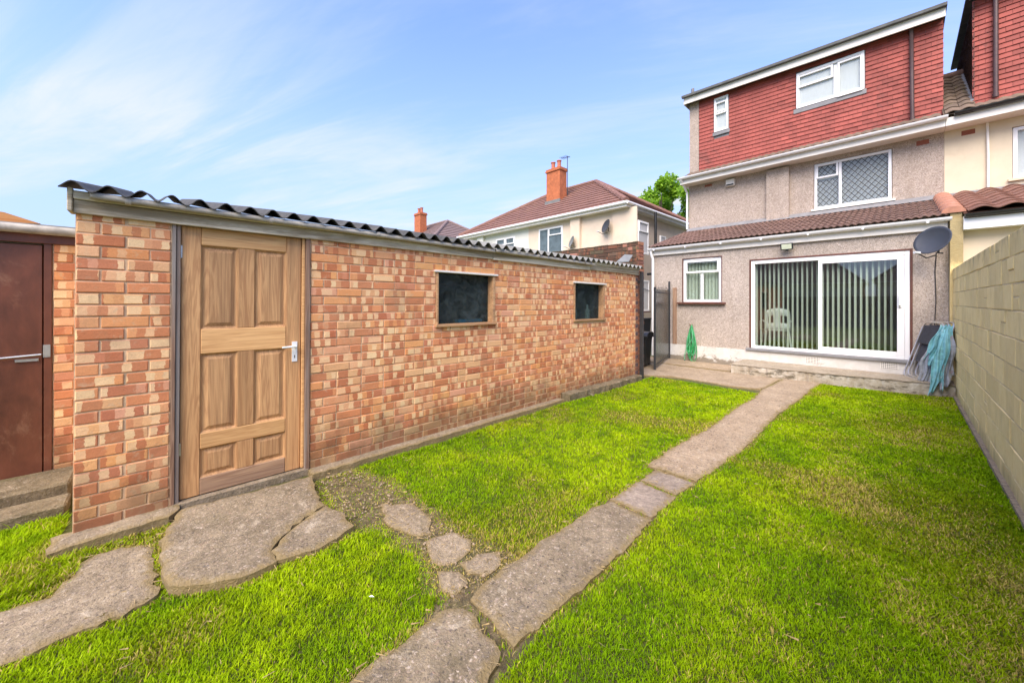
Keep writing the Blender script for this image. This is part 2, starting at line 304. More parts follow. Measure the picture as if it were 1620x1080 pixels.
m_farroof2 = simple('far_grey_brown_roof_tile', (0.20, 0.14, 0.125), 0.8, 0.15, 2.2, 20, 0.003)
m_chim = simple('chimney_brick', (0.42, 0.13, 0.05), 0.85, 0.25, 7, 50, 0.003, (0.22, 0.1, 0.06), 0.4)
m_pot = simple('clay_pot', (0.44, 0.15, 0.09), 0.75, 0.1, 7)
m_alu = simple('aluminium_tube', (0.66, 0.63, 0.58), 0.38, 0.08, 12, 40, 0, metal=0.9)
m_seatfab = simple('dark_chair_fabric', (0.035, 0.035, 0.042), 0.9, 0.3, 20)
m_dish = simple('grey_dish', (0.045, 0.05, 0.06), 0.5, 0.12, 5, 40, 0)
m_hose = simple('green_hose', (0.02, 0.27, 0.075), 0.4, 0.2, 9, 40, 0)
m_hose2 = simple('pale_green_hose', (0.13, 0.42, 0.22), 0.4, 0.2, 9, 40, 0)
m_room = simple('room_paint', (0.30, 0.28, 0.26), 0.9, 0.05, 2)
m_roomfloor = simple('room_floor', (0.14, 0.10, 0.08), 0.5, 0.1, 3)
m_dark = simple('painted_gap_shade', (0.02, 0.02, 0.02), 0.95, 0.1, 3)  # near-black colour painted as the shade in gaps, slots and holes
m, nt, b, o = new_mat('blind_fabric'); b.inputs['Base Color'].default_value = (0.86, 0.90, 0.82, 1); b.inputs['Roughness'].default_value = 0.9
tr = N(nt, 'ShaderNodeBsdfTranslucent'); tr.inputs[0].default_value = (0.86, 0.90, 0.82, 1); ms = N(nt, 'ShaderNodeMixShader'); ms.inputs[0].default_value = 0.4
L(nt, b.outputs[0], ms.inputs[1]); L(nt, tr.outputs[0], ms.inputs[2]); L(nt, ms.outputs[0], o.inputs[0]); m_slat = m
m_pane_dark = simple('painted_dim_room', (0.10, 0.14, 0.16), 0.9, 0.3, 4)  # flat dark bluish colour painted as a dim room behind the glass
m_net = simple('net_curtain', (0.56, 0.57, 0.58), 0.95, 0.05, 8, scale=(6, 6, 0.6))
m_net2 = simple('grey_net_curtain', (0.46, 0.48, 0.50), 0.95, 0.05, 8, scale=(6, 6, 0.6))
m_whiteplastic = simple('white_plastic', (0.80, 0.82, 0.80), 0.35, 0.03, 3)
m_palesack = simple('pale_sack', (0.55, 0.56, 0.56), 0.6, 0.1, 8)
m_bluep = simple('blue_plastic', (0.16, 0.48, 0.85), 0.4, 0.1, 8)
m_slate = simple('grey_slate_piece', (0.17, 0.18, 0.175), 0.7, 0.2, 8)
m_vent = simple('terracotta_vent', (0.30, 0.10, 0.06), 0.85, 0.2, 20)
m_fence = wood_mat('brown_fence_board', (0.10, 0.06, 0.04), (0.20, 0.12, 0.08), 'z', 0.9)
m_bark = simple('bark', (0.12, 0.09, 0.06), 0.95, 0.3, 14, 40, 0.01)
m_turq = simple('turquoise_towel', (0.22, 0.50, 0.54), 0.95, 0.35, 11, 160, 0.006, (0.62, 0.72, 0.70), 0.95, kind='obj')
m_pinktowel = simple('grey_pink_towel', (0.34, 0.36, 0.40), 0.95, 0.4, 14, 160, 0.006, (0.50, 0.28, 0.32), 0.85, kind='obj')
# glass: clear pane that mirrors by its angle
def glass(name, tint=(0.9, 0.95, 0.93), boost=1.0, base=0.0):
    m = bpy.data.materials.new(name); m.use_nodes = True; nt = m.node_tree; nt.nodes.clear()
    o = N(nt, 'ShaderNodeOutputMaterial'); t = N(nt, 'ShaderNodeBsdfTransparent'); t.inputs[0].default_value = tint+(1,)
    g = N(nt, 'ShaderNodeBsdfGlossy'); g.inputs['Roughness'].default_value = 0.0; g.inputs[0].default_value = (1, 1, 1, 1)
    fr = N(nt, 'ShaderNodeFresnel'); fr.inputs[0].default_value = 1.5
    f = M(nt, 'ADD', M(nt, 'MULTIPLY', fr.outputs[0], boost), base, clamp=True)
    f = M(nt, 'MULTIPLY', f, M(nt, 'SUBTRACT', 1.0, N(nt, 'ShaderNodeNewGeometry').outputs['Backfacing']))
    ms = N(nt, 'ShaderNodeMixShader'); L(nt, f, ms.inputs[0]); L(nt, t.outputs[0], ms.inputs[1]); L(nt, g.outputs[0], ms.inputs[2])
    L(nt, ms.outputs[0], o.inputs[0]); return m
m_glass = glass('window_glass', (0.93, 0.97, 0.95), 3.0, 0.02)
m_glassdirty = glass('dirty_shed_glass', (0.35, 0.42, 0.40), 1.5, 0.0)
mm = bpy.data.materials.new('dirty_sky_film_glass'); mm.use_nodes = True; nt = mm.node_tree; nt.nodes.clear()
o = N(nt, 'ShaderNodeOutputMaterial'); t = N(nt, 'ShaderNodeBsdfTransparent'); t.inputs[0].default_value = (0.55, 0.62, 0.60, 1)
b = N(nt, 'ShaderNodeBsdfPrincipled'); b.inputs['Base Color'].default_value = (0.10, 0.135, 0.14, 1); b.inputs['Roughness'].default_value = 0.12  # bluish film: smudges, and sky reflection put into the colour
ms = N(nt, 'ShaderNodeMixShader'); L(nt, mrange(nt, noise(nt, coords(nt), 7.0, 8, 0.75, 0.8), 0.3, 0.75, 0.06, 0.42), ms.inputs[0]); L(nt, t.outputs[0], ms.inputs[1]); L(nt, b.outputs[0], ms.inputs[2]); L(nt, ms.outputs[0], o.inputs[0])
m_glassdirty = mm
m_glassup = glass('upper_window_glass', (0.95, 0.97, 0.96), 1.0, 0.0)
m_lens = simple('floodlight_lens', (0.55, 0.6, 0.45), 0.15, 0.1, 20)
m_gatepanel = None
mm = bpy.data.materials.new('smoked_mesh_panel'); mm.use_nodes = True; nt = mm.node_tree; nt.nodes.clear()
o = N(nt, 'ShaderNodeOutputMaterial'); t = N(nt, 'ShaderNodeBsdfTransparent'); t.inputs[0].default_value = (0.75, 0.78, 0.76, 1)
b = N(nt, 'ShaderNodeBsdfPrincipled'); b.inputs['Base Color'].default_value = (0.075, 0.085, 0.08, 1); b.inputs['Roughness'].default_value = 0.25
pos = coords(nt); ff = mrange(nt, noise(nt, comb(nt, 0.0, 0.0, 0.0), 1, 1), 0, 1, 0.58, 0.58)
ms = N(nt, 'ShaderNodeMixShader'); L(nt, mrange(nt, noise(nt, coords(nt, 'pos', (3, 3, 0.8)), 2.0, 5), 0.3, 0.7, 0.66, 0.90), ms.inputs[0]); L(nt, t.outputs[0], ms.inputs[1]); L(nt, b.outputs[0], ms.inputs[2]); L(nt, ms.outputs[0], o.inputs[0])
m_gatepanel = mm
# grass: colour carried per blade
m, nt, b, o = new_mat('grass_blades')
a = N(nt, 'ShaderNodeAttribute'); a.attribute_name = 'col'
L(nt, a.outputs['Color'], b.inputs['Base Color']); b.inputs['Roughness'].default_value = 0.6; b.inputs['Specular IOR Level'].default_value = 0.05
tr = N(nt, 'ShaderNodeBsdfTranslucent'); L(nt, a.outputs['Color'], tr.inputs[0])
ms = N(nt, 'ShaderNodeMixShader'); ms.inputs[0].default_value = 0.35; L(nt, b.outputs[0], ms.inputs[1]); L(nt, tr.outputs[0], ms.inputs[2]); L(nt, ms.outputs[0], o.inputs[0])
m_grass = m
m, nt, b, o = new_mat('tree_leaves'); pos = coords(nt)
g = N(nt, 'ShaderNodeNewGeometry').outputs['Random Per Island']
c = ramp(nt, g, [(0, (0.11, 0.24, 0.012)), (0.5, (0.22, 0.42, 0.015)), (1, (0.36, 0.58, 0.03))])
L(nt, c, b.inputs['Base Color']); b.inputs['Roughness'].default_value = 0.5
tr = N(nt, 'ShaderNodeBsdfTranslucent'); L(nt, c, tr.inputs[0])
ms = N(nt, 'ShaderNodeMixShader'); ms.inputs[0].default_value = 0.45; L(nt, b.outputs[0], ms.inputs[1]); L(nt, tr.outputs[0], ms.inputs[2]); L(nt, ms.outputs[0], o.inputs[0])
m_leaf = m
# soil and thatch under the grass
m, nt, b, o = new_mat('soil_and_thatch'); pos = coords(nt)
c = ramp(nt, noise(nt, pos, 14, 8, 0.75, 0.5), [(0.34, (0.055, 0.04, 0.02)), (0.5, (0.20, 0.145, 0.075)), (0.64, (0.42, 0.33, 0.17))])
c = mix(nt, mrange(nt, noise(nt, pos, 2.4, 6, 0.7), 0.38, 0.6, 0, 0.6), c, (0.11, 0.115, 0.03))
ba = N(nt, 'ShaderNodeAttribute'); ba.attribute_name = 'bare'
c = mix(nt, mrange(nt, M(nt, 'ADD', ba.outputs['Fac'], M(nt, 'MULTIPLY', M(nt, 'SUBTRACT', noise(nt, pos, 18, 5, 0.7), 0.5), 0.7)), 0.25, 0.6), mix(nt, noise(nt, pos, 60, 4, 0.6), (0.07, 0.085, 0.012), (0.14, 0.15, 0.025)), c)
L(nt, c, b.inputs['Base Color']); b.inputs['Roughness'].default_value = 0.95; bump(nt, b, noise(nt, pos, 40, 8, 0.75), 0.04, 1.0); m_soil = m
m_ground = simple('rough_ground', (0.10, 0.12, 0.04), 0.95, 0.3, 1.5, 20, 0.01)

# ------------------------------------------------------------------ mesh builder
class MB:
    def __init__(s): s.v = []; s.f = []
    def quad(s, a, b, c, d):
        n = len(s.v); s.v += [a, b, c, d]; s.f.append((n, n+1, n+2, n+3)); return s
    def box(s, x0, x1, y0, y1, z0, z1):
        n = len(s.v)
        s.v += [(x0,y0,z0),(x1,y0,z0),(x1,y1,z0),(x0,y1,z0),(x0,y0,z1),(x1,y0,z1),(x1,y1,z1),(x0,y1,z1)]
        for q in ((0,3,2,1),(4,5,6,7),(0,1,5,4),(1,2,6,5),(2,3,7,6),(3,0,4,7)): s.f.append(tuple(n+i for i in q))
        return s
    def prism(s, poly, z0, z1, ax='z'):
        """poly in the plane across ax, extruded from z0 to z1"""
        def P(a, b, t): return (a, b, t) if ax == 'z' else ((t, a, b) if ax == 'x' else (a, t, b))
        n = len(s.v); k = len(poly)
        s.v += [P(a, b, z0) for a, b in poly]+[P(a, b, z1) for a, b in poly]
        s.f.append(tuple(n+i for i in range(k))); s.f.append(tuple(n+k+i for i in reversed(range(k))))
        for i in range(k): s.f.append((n+i, n+k+i, n+k+(i+1)%k, n+(i+1)%k))
        return s
    def tube(s, pts, r, seg=8, closed=False, caps=True):
        pts = [Vector(p) for p in pts]; k = len(pts); n0 = len(s.v); up = None
        for i, p in enumerate(pts):
            a = pts[(i-1) % k] if (closed or i > 0) else p; c = pts[(i+1) % k] if (closed or i < k-1) else p
            t = (c-a).normalized()
            if up is None: up = t.orthogonal().normalized()
            up = (up - t*up.dot(t)).normalized(); sd = t.cross(up)
            rr = r[i] if isinstance(r, (list, tuple)) else r
            for j in range(seg):
                an = 2*math.pi*j/seg; s.v.append(tuple(p+(up*math.cos(an)+sd*math.sin(an))*rr))
        for i in range(k if closed else k-1):
            for j in range(seg):
                a = n0+i*seg+j; b_ = n0+i*seg+(j+1) % seg; c = n0+((i+1) % k)*seg+(j+1) % seg; d = n0+((i+1) % k)*seg+j
                s.f.append((a, b_, c, d))
        if caps and not closed:
            s.f.append(tuple(n0+j for j in reversed(range(seg)))); s.f.append(tuple(n0+(k-1)*seg+j for j in range(seg)))
        return s
    def lathe(s, prof, cx, cy, seg=20, cap=True):
        n = len(s.v)
        for r, z in prof:
            for j in range(seg):
                a = 2*math.pi*j/seg; s.v.append((cx+r*math.cos(a), cy+r*math.sin(a), z))
        for i in range(len(prof)-1):
            for j in range(seg): s.f.append((n+i*seg+j, n+i*seg+(j+1) % seg, n+(i+1)*seg+(j+1) % seg, n+(i+1)*seg+j))
        if cap:
            s.f.append(tuple(n+j for j in reversed(range(seg)))); s.f.append(tuple(n+(len(prof)-1)*seg+j for j in range(seg)))
        return s
    def mesh(s, name, mat, smooth=False):
        me = bpy.data.meshes.new(name); me.from_pydata(s.v, [], s.f); me.update()
        if mat: me.materials.append(mat)
        if smooth:
            me.polygons.foreach_set('use_smooth', [True]*len(me.polygons))
            try: me.set_sharp_from_angle(angle=R(40))
            except Exception: pass
        return me
    def build(s, name, mat, parent=None, smooth=False, loc=(0, 0, 0), rot=(0, 0, 0)):
        return obj(name, s.mesh(name, mat, smooth), parent, loc, rot)
def obj(name, data, parent=None, loc=(0, 0, 0), rot=(0, 0, 0)):
    o = bpy.data.objects.new(name, data); C.objects.link(o); o.location = loc; o.rotation_euler = rot
    if parent: o.parent = parent
    return o
def tag(o, label, cat, group=None, kind=None):
    if label: o['label'] = label
    if cat: o['category'] = cat
    if group: o['group'] = group
    if kind: o['kind'] = kind
    return o
def thing(name, label, cat, loc=(0, 0, 0), rot=(0, 0, 0), group=None):
    return tag(obj(name, None, None, loc, rot), label, cat, group)
def structure(o): o['kind'] = 'structure'; return o
def stuff(o): o['kind'] = 'stuff'; return o
def bevelled(o, wdt=0.004, seg=1):
    m = o.modifiers.new('edge', 'BEVEL'); m.width = wdt; m.segments = seg; m.limit_method = 'ANGLE'; return o
def wall_mb(mb, P, u0, u1, v0, v1, holes, depth):
    """a wall sheet with real openings and reveals. P(u, v, d) gives the 3D point, d = depth behind the face"""
    us = sorted({u0, u1, *[h[0] for h in holes], *[h[1] for h in holes]}); vs_ = sorted({v0, v1, *[h[2] for h in holes], *[h[3] for h in holes]})
    us = [q for q in us if u0 <= q <= u1]; vs_ = [q for q in vs_ if v0 <= q <= v1]
    def inh(a, b_): return any(h[0] < a < h[1] and h[2] < b_ < h[3] for h in holes)
    for i in range(len(us)-1):
        for j in range(len(vs_)-1):
            a, b_, c, d = us[i], us[i+1], vs_[j], vs_[j+1]
            if inh((a+b_)/2, (c+d)/2): continue
            mb.quad(P(a, c, 0), P(b_, c, 0), P(b_, d, 0), P(a, d, 0)); mb.quad(P(a, d, depth), P(b_, d, depth), P(b_, c, depth), P(a, c, depth))
    for h in list(holes)+[(u0, u1, v0, v1)]:
        a, b_, c, d = max(h[0], u0), min(h[1], u1), max(h[2], v0), min(h[3], v1)
        mb.quad(P(a, c, 0), P(a, d, 0), P(a, d, depth), P(a, c, depth)); mb.quad(P(b_, c, 0), P(b_, c, depth), P(b_, d, depth), P(b_, d, 0))
        mb.quad(P(a, d, 0), P(b_, d, 0), P(b_, d, depth), P(a, d, depth))
        if c > v0 or h == (u0, u1, v0, v1): mb.quad(P(a, c, 0), P(a, c, depth), P(b_, c, depth), P(b_, c, 0))
    return mb
def PY(y): return lambda u, v, d: (u, y+d, v)          # wall facing -Y
def PX(x): return lambda u, v, d: (x-d, u, v)          # wall facing +X

# ---- bricks --------------------------------------------------------
def brick_verts(lx, ly, lz, r, jit=0.0018, ch=0.004):
    """brick centred at the origin, outer face at +x, five of its sides, soft edges"""
    x0, x1 = -lx, 0.0; hy, hz = ly/2, lz/2
    def j(): return r.uniform(-jit, jit)
    b0 = [(x0, -hy, -hz), (x0, hy, -hz), (x0, hy, hz), (x0, -hy, hz)]
    m0 = [(x1-ch, -hy+j(), -hz+j()), (x1-ch, hy+j(), -hz+j()), (x1-ch, hy+j(), hz+j()), (x1-ch, -hy+j(), hz+j())]
    f0 = [(x1+j(), -hy+ch+j(), -hz+ch), (x1+j(), hy-ch+j(), -hz+ch), (x1+j(), hy-ch+j(), hz-ch), (x1+j(), -hy+ch+j(), hz-ch)]
    v = b0+m0+f0; f = [(8, 9, 10, 11)]
    for i in range(4):
        k = (i+1) % 4; f.append((i, k, 4+k, 4+i)); f.append((4+i, 4+k, 8+k, 8+i))
    return v, f
def set_attrs(me, lc, seed):
    a = me.attributes.new('lc', 'FLOAT_VECTOR', 'POINT'); a.data.foreach_set('vector', np.asarray(lc, dtype=np.float32).ravel())
    s = me.attributes.new('seed', 'FLOAT', 'POINT'); s.data.foreach_set('value', np.asarray(seed, dtype=np.float32))
def lay_bricks(rows, mat, parent, limit, score, name='brick', depth=0.05, to=lambda y, z, x: (x, y, z), rotz=0.0, cache={}, rest_name='bricks'):
    """rows: list of (y centre, z centre, length, height, proud). the largest `limit` become objects, the rest one mesh"""
    rows = sorted(rows, key=score); singles, rest = rows[:limit], rows[limit:]
    for (y, z, l, h, p) in singles:
        key = (round(l, 2), round(h, 3), mat.name, rnd.randrange(4))
        me = cache.get(key)
        if me is None:
            v, f = brick_verts(depth, round(l, 2) if abs(l-round(l, 2)) < .0051 else l, h, rnd)
            me = bpy.data.meshes.new(name); me.from_pydata(v, [], f); me.materials.append(mat)
            set_attrs(me, v, [0.0]*len(v)); cache[key] = me
        obj(name, me, parent, to(y, z, p), (rnd.uniform(-.006, .006), 0, rotz+rnd.uniform(-.004, .004)))
    if rest:
        V, F, LC, SD = [], [], [], []
        for (y, z, l, h, p) in rest:
            v, f = brick_verts(depth, l, h, rnd); n = len(V); sd_ = rnd.random()
            Mr = Matrix.Rotation(rotz, 3, 'Z'); T = Vector(to(y, z, p))
            V += [tuple(Mr @ Vector(q)+T) for q in v]; F += [tuple(n+i for i in q) for q in f]; LC += v; SD += [sd_]*len(v)
        me = bpy.data.meshes.new(rest_name); me.from_pydata(V, [], F); me.materials.append(mat); set_attrs(me, LC, SD)
        stuff(obj(rest_name, me, parent))
def bond(y0, y1, z0, nrows, ch, holes, bl=0.225, mj=0.010, headers=0.22, first=0):
    out = []
    for r in range(nrows):
        z = z0+ch*(r+0.5); segs = [(y0, y1)]
        for h in holes:
            if h[2] < z < h[3]:
                ns = []
                for a, b_ in segs:
                    if h[1] <= a or h[0] >= b_: ns.append((a, b_)); continue
                    if h[0] > a: ns.append((a, h[0]))
                    if h[1] < b_: ns.append((h[1], b_))
                segs = ns
        for a, b_ in segs:
            y = a; l = bl/2 if (r+first) % 2 else bl
            while y < b_-0.02:
                e = min(y+l, b_)
                if b_-e < 0.05: e = b_
                if e-y > 0.03: out.append(((y+e)/2, z, e-y-mj, ch-mj, rnd.uniform(-.003, .003)))
                y = e; l = bl/2 if (rnd.random() < headers and b_-a > 0.6) else bl
    return out

# ------------------------------------------------------------------ ground
structure(MB().quad((-250, -250, -0.03), (250, -250, -0.03), (250, 250, -0.03), (-250, 250, -0.03)).build('ground', m_ground))


# ---- paving: outline pieces with real thickness and ragged edges
def ragged(poly, step=0.07, amp=0.012, r=rnd):
    out = []
    for i, (x, y) in enumerate(poly):
        x2, y2 = poly[(i+1) % len(poly)]; d = math.hypot(x2-x, y2-y); k = max(1, int(d/step))
        for q in range(k):
            t = q/k; out.append((x+(x2-x)*t+r.uniform(-amp, amp), y+(y2-y)*t+r.uniform(-amp, amp)))
    return out
def inpoly(x, y, poly):
    c = np.zeros(x.shape, bool); n = len(poly)
    for i in range(n):
        x1, y1 = poly[i]; x2, y2 = poly[(i+1) % n]
        k = ((y1 > y) != (y2 > y)) & (x < (x2-x1)*(y-y1)/((y2-y1) if y2 != y1 else 1e-9)+x1); c ^= k
    return c
def dpoly(x, y, poly):
    d = np.full(x.shape, 9.0); n = len(poly)
    for i in range(n):
        x1, y1 = poly[i]; x2, y2 = poly[(i+1) % n]; dx, dy = x2-x1, y2-y1; l2 = dx*dx+dy*dy+1e-12
        t = np.clip(((x-x1)*dx+(y-y1)*dy)/l2, 0, 1); d = np.minimum(d, np.hypot(x-x1-t*dx, y-y1-t*dy))
    return np.where(inpoly(x, y, poly), -d, d)
from mathutils import noise as mn
from mathutils.geometry import delaunay_2d_cdt
def slab(name, poly, z1, mat, parent, th=0.07, amp=0.012, bev=0.006, tilt=(0, 0), rim=True, rough=0.004, reach=0.13):
    """one cast or broken piece: ragged sides, worn arris, uneven top; rim = how near its edge a point lies (soil creeps there)"""
    pg = ragged(poly, step=0.045, amp=amp*0.9)
    area = sum(pg[i][0]*pg[(i+1) % len(pg)][1]-pg[(i+1) % len(pg)][0]*pg[i][1] for i in range(len(pg)))
    if area < 0: pg = pg[::-1]; area = -area
    n = len(pg); X = np.array([p[0] for p in pg]); Y = np.array([p[1] for p in pg])
    stp_ = 0.030 if area < 2 else (0.05 if area < 4 else 0.09)
    gx, gy = np.meshgrid(np.arange(X.min(), X.max(), stp_), np.arange(Y.min(), Y.max(), stp_)); gx = gx.ravel(); gy = gy.ravel()
    gx = gx+np.array([rnd.uniform(-.3, .3)*stp_ for _ in gx]); gy = gy+np.array([rnd.uniform(-.3, .3)*stp_ for _ in gy])
    d = dpoly(gx, gy, pg); k = d < -max(bev*1.5, 0.006); gx, gy = gx[k], gy[k]
    pts = [Vector(p) for p in pg]+[Vector((float(a), float(b_))) for a, b_ in zip(gx, gy)]
    v2, e2, f2_, ov, oe, of = delaunay_2d_cdt(pts, [(i, (i+1) % n) for i in range(n)], [], 1, 1e-5)
    vx = np.array([p.x for p in v2]); vy = np.array([p.y for p in v2]); dd = -np.minimum(dpoly(vx, vy, pg), 0)
    mb = MB(); cx, cy = X.mean(), Y.mean()
    for x, y, e in zip(vx, vy, dd):
        edge = min(1.0, e/(bev*2.5)); w_ = mn.noise(Vector((x*7, y*7, z1*50)))*rough+mn.noise(Vector((x*24, y*24, 3.0)))*rough*0.5
        drop = max(0.0, mn.noise(Vector((x*11, y*11, 9.0)))-0.25)*0.03*max(0.0, 1-e/0.07)
        mb.v.append((float(x), float(y), z1+tilt[0]*(x-cx)+tilt[1]*(y-cy)-bev*(1-edge)**1.5+w_-min(drop, z1*0.8+0.001)))
    mb.f = [tuple(f) for f in f2_ if len(f) >= 3]
    rimv = [max(0.0, 1-e/reach) if rim else 0.0 for e in dd]
    n0 = len(mb.v); ring = {}
    bnd = [e for e in range(n)]
    idx = {}
    for q, lst in enumerate(ov):
        for a in lst:
            if a < n and a not in idx: idx[a] = q
    for i in range(n):
        q = idx.get(i, 0); mb.v.append((mb.v[q][0], mb.v[q][1], z1-th)); rimv.append(1.0 if rim else 0.0)
    for i in range(n):
        k = (i+1) % n
        if i in idx and k in idx: mb.f.append((idx[i], n0+i, n0+k, idx[k]))
    o = mb.build(name, mat, parent, smooth=True)
    o.data.attributes.new('rim', 'FLOAT', 'POINT').data.foreach_set('value', rimv)
    return o
path = structure(obj('garden_path', None))
P_F1 = [(-1.53, -0.6), (-1.50, 0.60), (-1.51, 0.78), (-1.535, 0.97), (-1.49, 1.06), (-1.43, 1.095), (-1.29, 1.065), (-1.17, 1.065), (-1.10, 0.90), (-1.09, -0.6)]
P_F2 = [(-1.50, 1.145), (-1.28, 1.125), (-1.165, 1.118), (-1.15, 1.212), (-1.145, 1.489), (-1.15, 2.149), (-1.178, 2.435), (-1.50, 2.445), (-1.545, 2.264), (-1.53, 1.982), (-1.546, 1.72), (-1.533, 1.468), (-1.535, 1.262)]
P_F3 = [(-1.515, 2.48), (-1.185, 2.465), (-1.19, 2.86), (-1.50, 2.90)]
P_F4 = [(-1.505, 2.935), (-1.192, 2.895), (-1.175, 3.19), (-1.50, 3.19)]
P_F5 = [(-1.60, 3.23), (-1.175, 3.235), (-1.144, 3.543), (-1.11, 3.919), (-1.091, 4.501), (-1.114, 5.274), (-1.12, 6.029), (-1.074, 6.797), (-1.03, 8.2), (-1.0, 8.75), (-1.55, 8.75), (-1.62, 7.35), (-1.55, 6.626), (-1.594, 5.968), (-1.561, 4.71), (-1.60, 3.968)]
slab('slab', P_F1, 0.013, m_conc_dark, path)['label'] = 'dark worn nearest slab of the path'
slab('slab', P_F2, 0.012, m_conc_dark, path)['label'] = 'long dark pitted slab'
slab('slab', P_F3, 0.010, m_slabgrey, path)['label'] = 'small grey slab'
slab('slab', P_F4, 0.009, m_slabgrey, path)
slab('slab', P_F5, 0.012, m_conc_warm, path)['label'] = 'long pebbly warm brown slab leading to the patio'
patio = structure(obj('patio', None))
P_PA = [(-6.8, 7.05), (-3.55, 7.07), (-3.18, 7.36), (-2.5, 7.33), (-2.03, 7.27), (-1.63, 7.40), (-1.575, 8.75), (-2.36, 8.72), (-2.4, 9.0), (-2.4, 9.6), (-6.8, 9.6)]
P_PA1 = [(-6.8, 7.05), (-3.55, 7.07), (-3.18, 7.36), (-2.5, 7.33), (-2.03, 7.27), (-1.63, 7.40), (-1.575, 8.68), (-2.36, 8.70), (-6.8, 8.72)]
P_PA2 = [(-6.8, 8.74), (-2.41, 8.73), (-2.41, 9.59), (-6.8, 9.59)]
slab('slab', P_PA1, 0.012, m_conc_patio, patio); slab('slab', P_PA2, 0.022, m_conc_patio, patio)
branch = structure(obj('side_path', None))
P_ST = [[(-2.66, 1.20), (-2.50, 1.36), (-2.25, 1.37), (-2.10, 1.27), (-2.18, 1.17), (-2.42, 1.12)],
        [(-2.06, 1.22), (-2.03, 1.38), (-1.86, 1.42), (-1.78, 1.36), (-1.765, 1.20), (-1.86, 1.14)],
        [(-1.745, 1.37), (-1.66, 1.47), (-1.575, 1.43), (-1.565, 1.30), (-1.65, 1.24), (-1.74, 1.26)],
        [(-1.80, 1.12), (-1.70, 1.205), (-1.585, 1.20), (-1.565, 1.10), (-1.64, 1.06)]]
for q in P_ST: slab('stone', q, 0.004, m_conc, branch, amp=0.016, reach=0.06)
doorslab = structure(obj('door_landing', None))
P_B1 = [(-3.50, 0.115), (-3.146, 0.009), (-2.747, 0.02), (-2.61, 0.045), (-2.52, 0.14), (-2.409, 0.37), (-2.441, 0.478), (-2.554, 0.47), (-2.74, 0.64), (-2.87, 0.86), (-3.42, 0.93)]
P_B2 = [(-2.435, 0.489), (-2.556, 0.480), (-2.735, 0.650), (-2.86, 0.875), (-2.68, 0.93), (-2.46, 0.92), (-2.40, 0.72)]
slab('slab', P_B1, 0.042, m_conc_dark, doorslab, th=0.09, amp=0.014, bev=0.01, tilt=(0, 0.0))['label'] = 'big dark broken slab before the shed door'
slab('slab', P_B2, 0.036, m_conc_dark, doorslab, th=0.07, amp=0.014)
P_L = [(-3.10, -1.3), (-2.975, -0.393), (-3.247, -0.317), (-3.302, -0.199), (-3.146, -0.016), (-2.63, 0.0), (-2.56, -0.119), (-2.585, -0.261), (-2.551, -0.468), (-2.62, -1.3)]
slab('slab', P_L, 0.009, m_conc, doorslab, amp=0.02)['label'] = 'pale worn slab left of the broken one'
P_PL = [(-3.62, -0.47), (-3.40, -0.47), (-3.42, 0.06), (-3.50, 0.12), (-3.60, 0.12)]
P_PL2 = [(-3.62, 0.94), (-3.44, 0.95), (-3.45, 2.3), (-3.47, 4.4), (-3.62, 4.4)]

# ------------------------------------------------------------------ BRICK SHED
shed = thing('brick_shed', 'orange brick garden shed with corrugated roof and panelled pine door', 'shed', (-3.57, -0.389, 0.035), (-0.0065, 0, 0))
WL = 7.23
H_D = (0.449, 1.345, -1, 2.03); H_W1 = (2.618, 3.484, 1.19, 1.83); H_W2 = (5.14, 6.01, 1.17, 1.81)
holes = [H_D, H_W1, H_W2]
mb = MB(); wall_mb(mb, lambda u, v, d: (-0.0075-d, u, v), 0.002, WL, -0.12, 2.06, holes, 0.10)
mb.box(-2.4, -0.112, 0.001, 0.10, -0.12, 2.06); mb.box(-2.4, -2.3, 0.1, WL, -0.12, 2.5); mb.box(-2.4, -0.112, WL-0.08, WL-0.002, -0.12, 2.06)
mb.build('mortar_wall', m_mortar, shed)
mb = MB().box(-2.29, -0.13, 0.11, WL-0.1, 0.0, 0.02); mb.build('shed_floor', m_conc, shed)
wob = lambda y: 0
rows = bond(0.0, WL-0.11, 0.0, 27, 0.0758, holes)
campos = Vector((3.57, 0.377, 1.455))
sc_f = lambda q: (Vector((0, q[0], q[1]))-campos).length/ (q[2]/0.215)**0.25
lay_bricks(rows, m_brick, shed, 288, sc_f)
# lowest course down to the plinth
rows = [(y, -0.036, l, 0.064, p) for (y, z, l, h, p) in bond(0.0, WL-0.11, 0.0, 1, 0.0758, [H_D], first=1)]
lay_bricks(rows, m_brick, shed, 12, sc_f, rest_name='bottom_bricks')
# toothed dark end course
qa, qb = [], []
for r in range(27):
    (qa if r % 2 else qb).append((WL-0.055, 0.0758*(r+0.5), 0.10, 0.066, 0.0))
V = MB()
for (y, z, l, h, p) in qa: V.box(-0.05, 0.001, y-l/2, y+l/2, z-h/2, z+h/2)
q_ = V.build('dark_end_bricks', m_quoin, shed); stuff(q_)
lay_bricks(qb, m_brick_end, shed, 0, sc_f, rest_name='end_bricks')
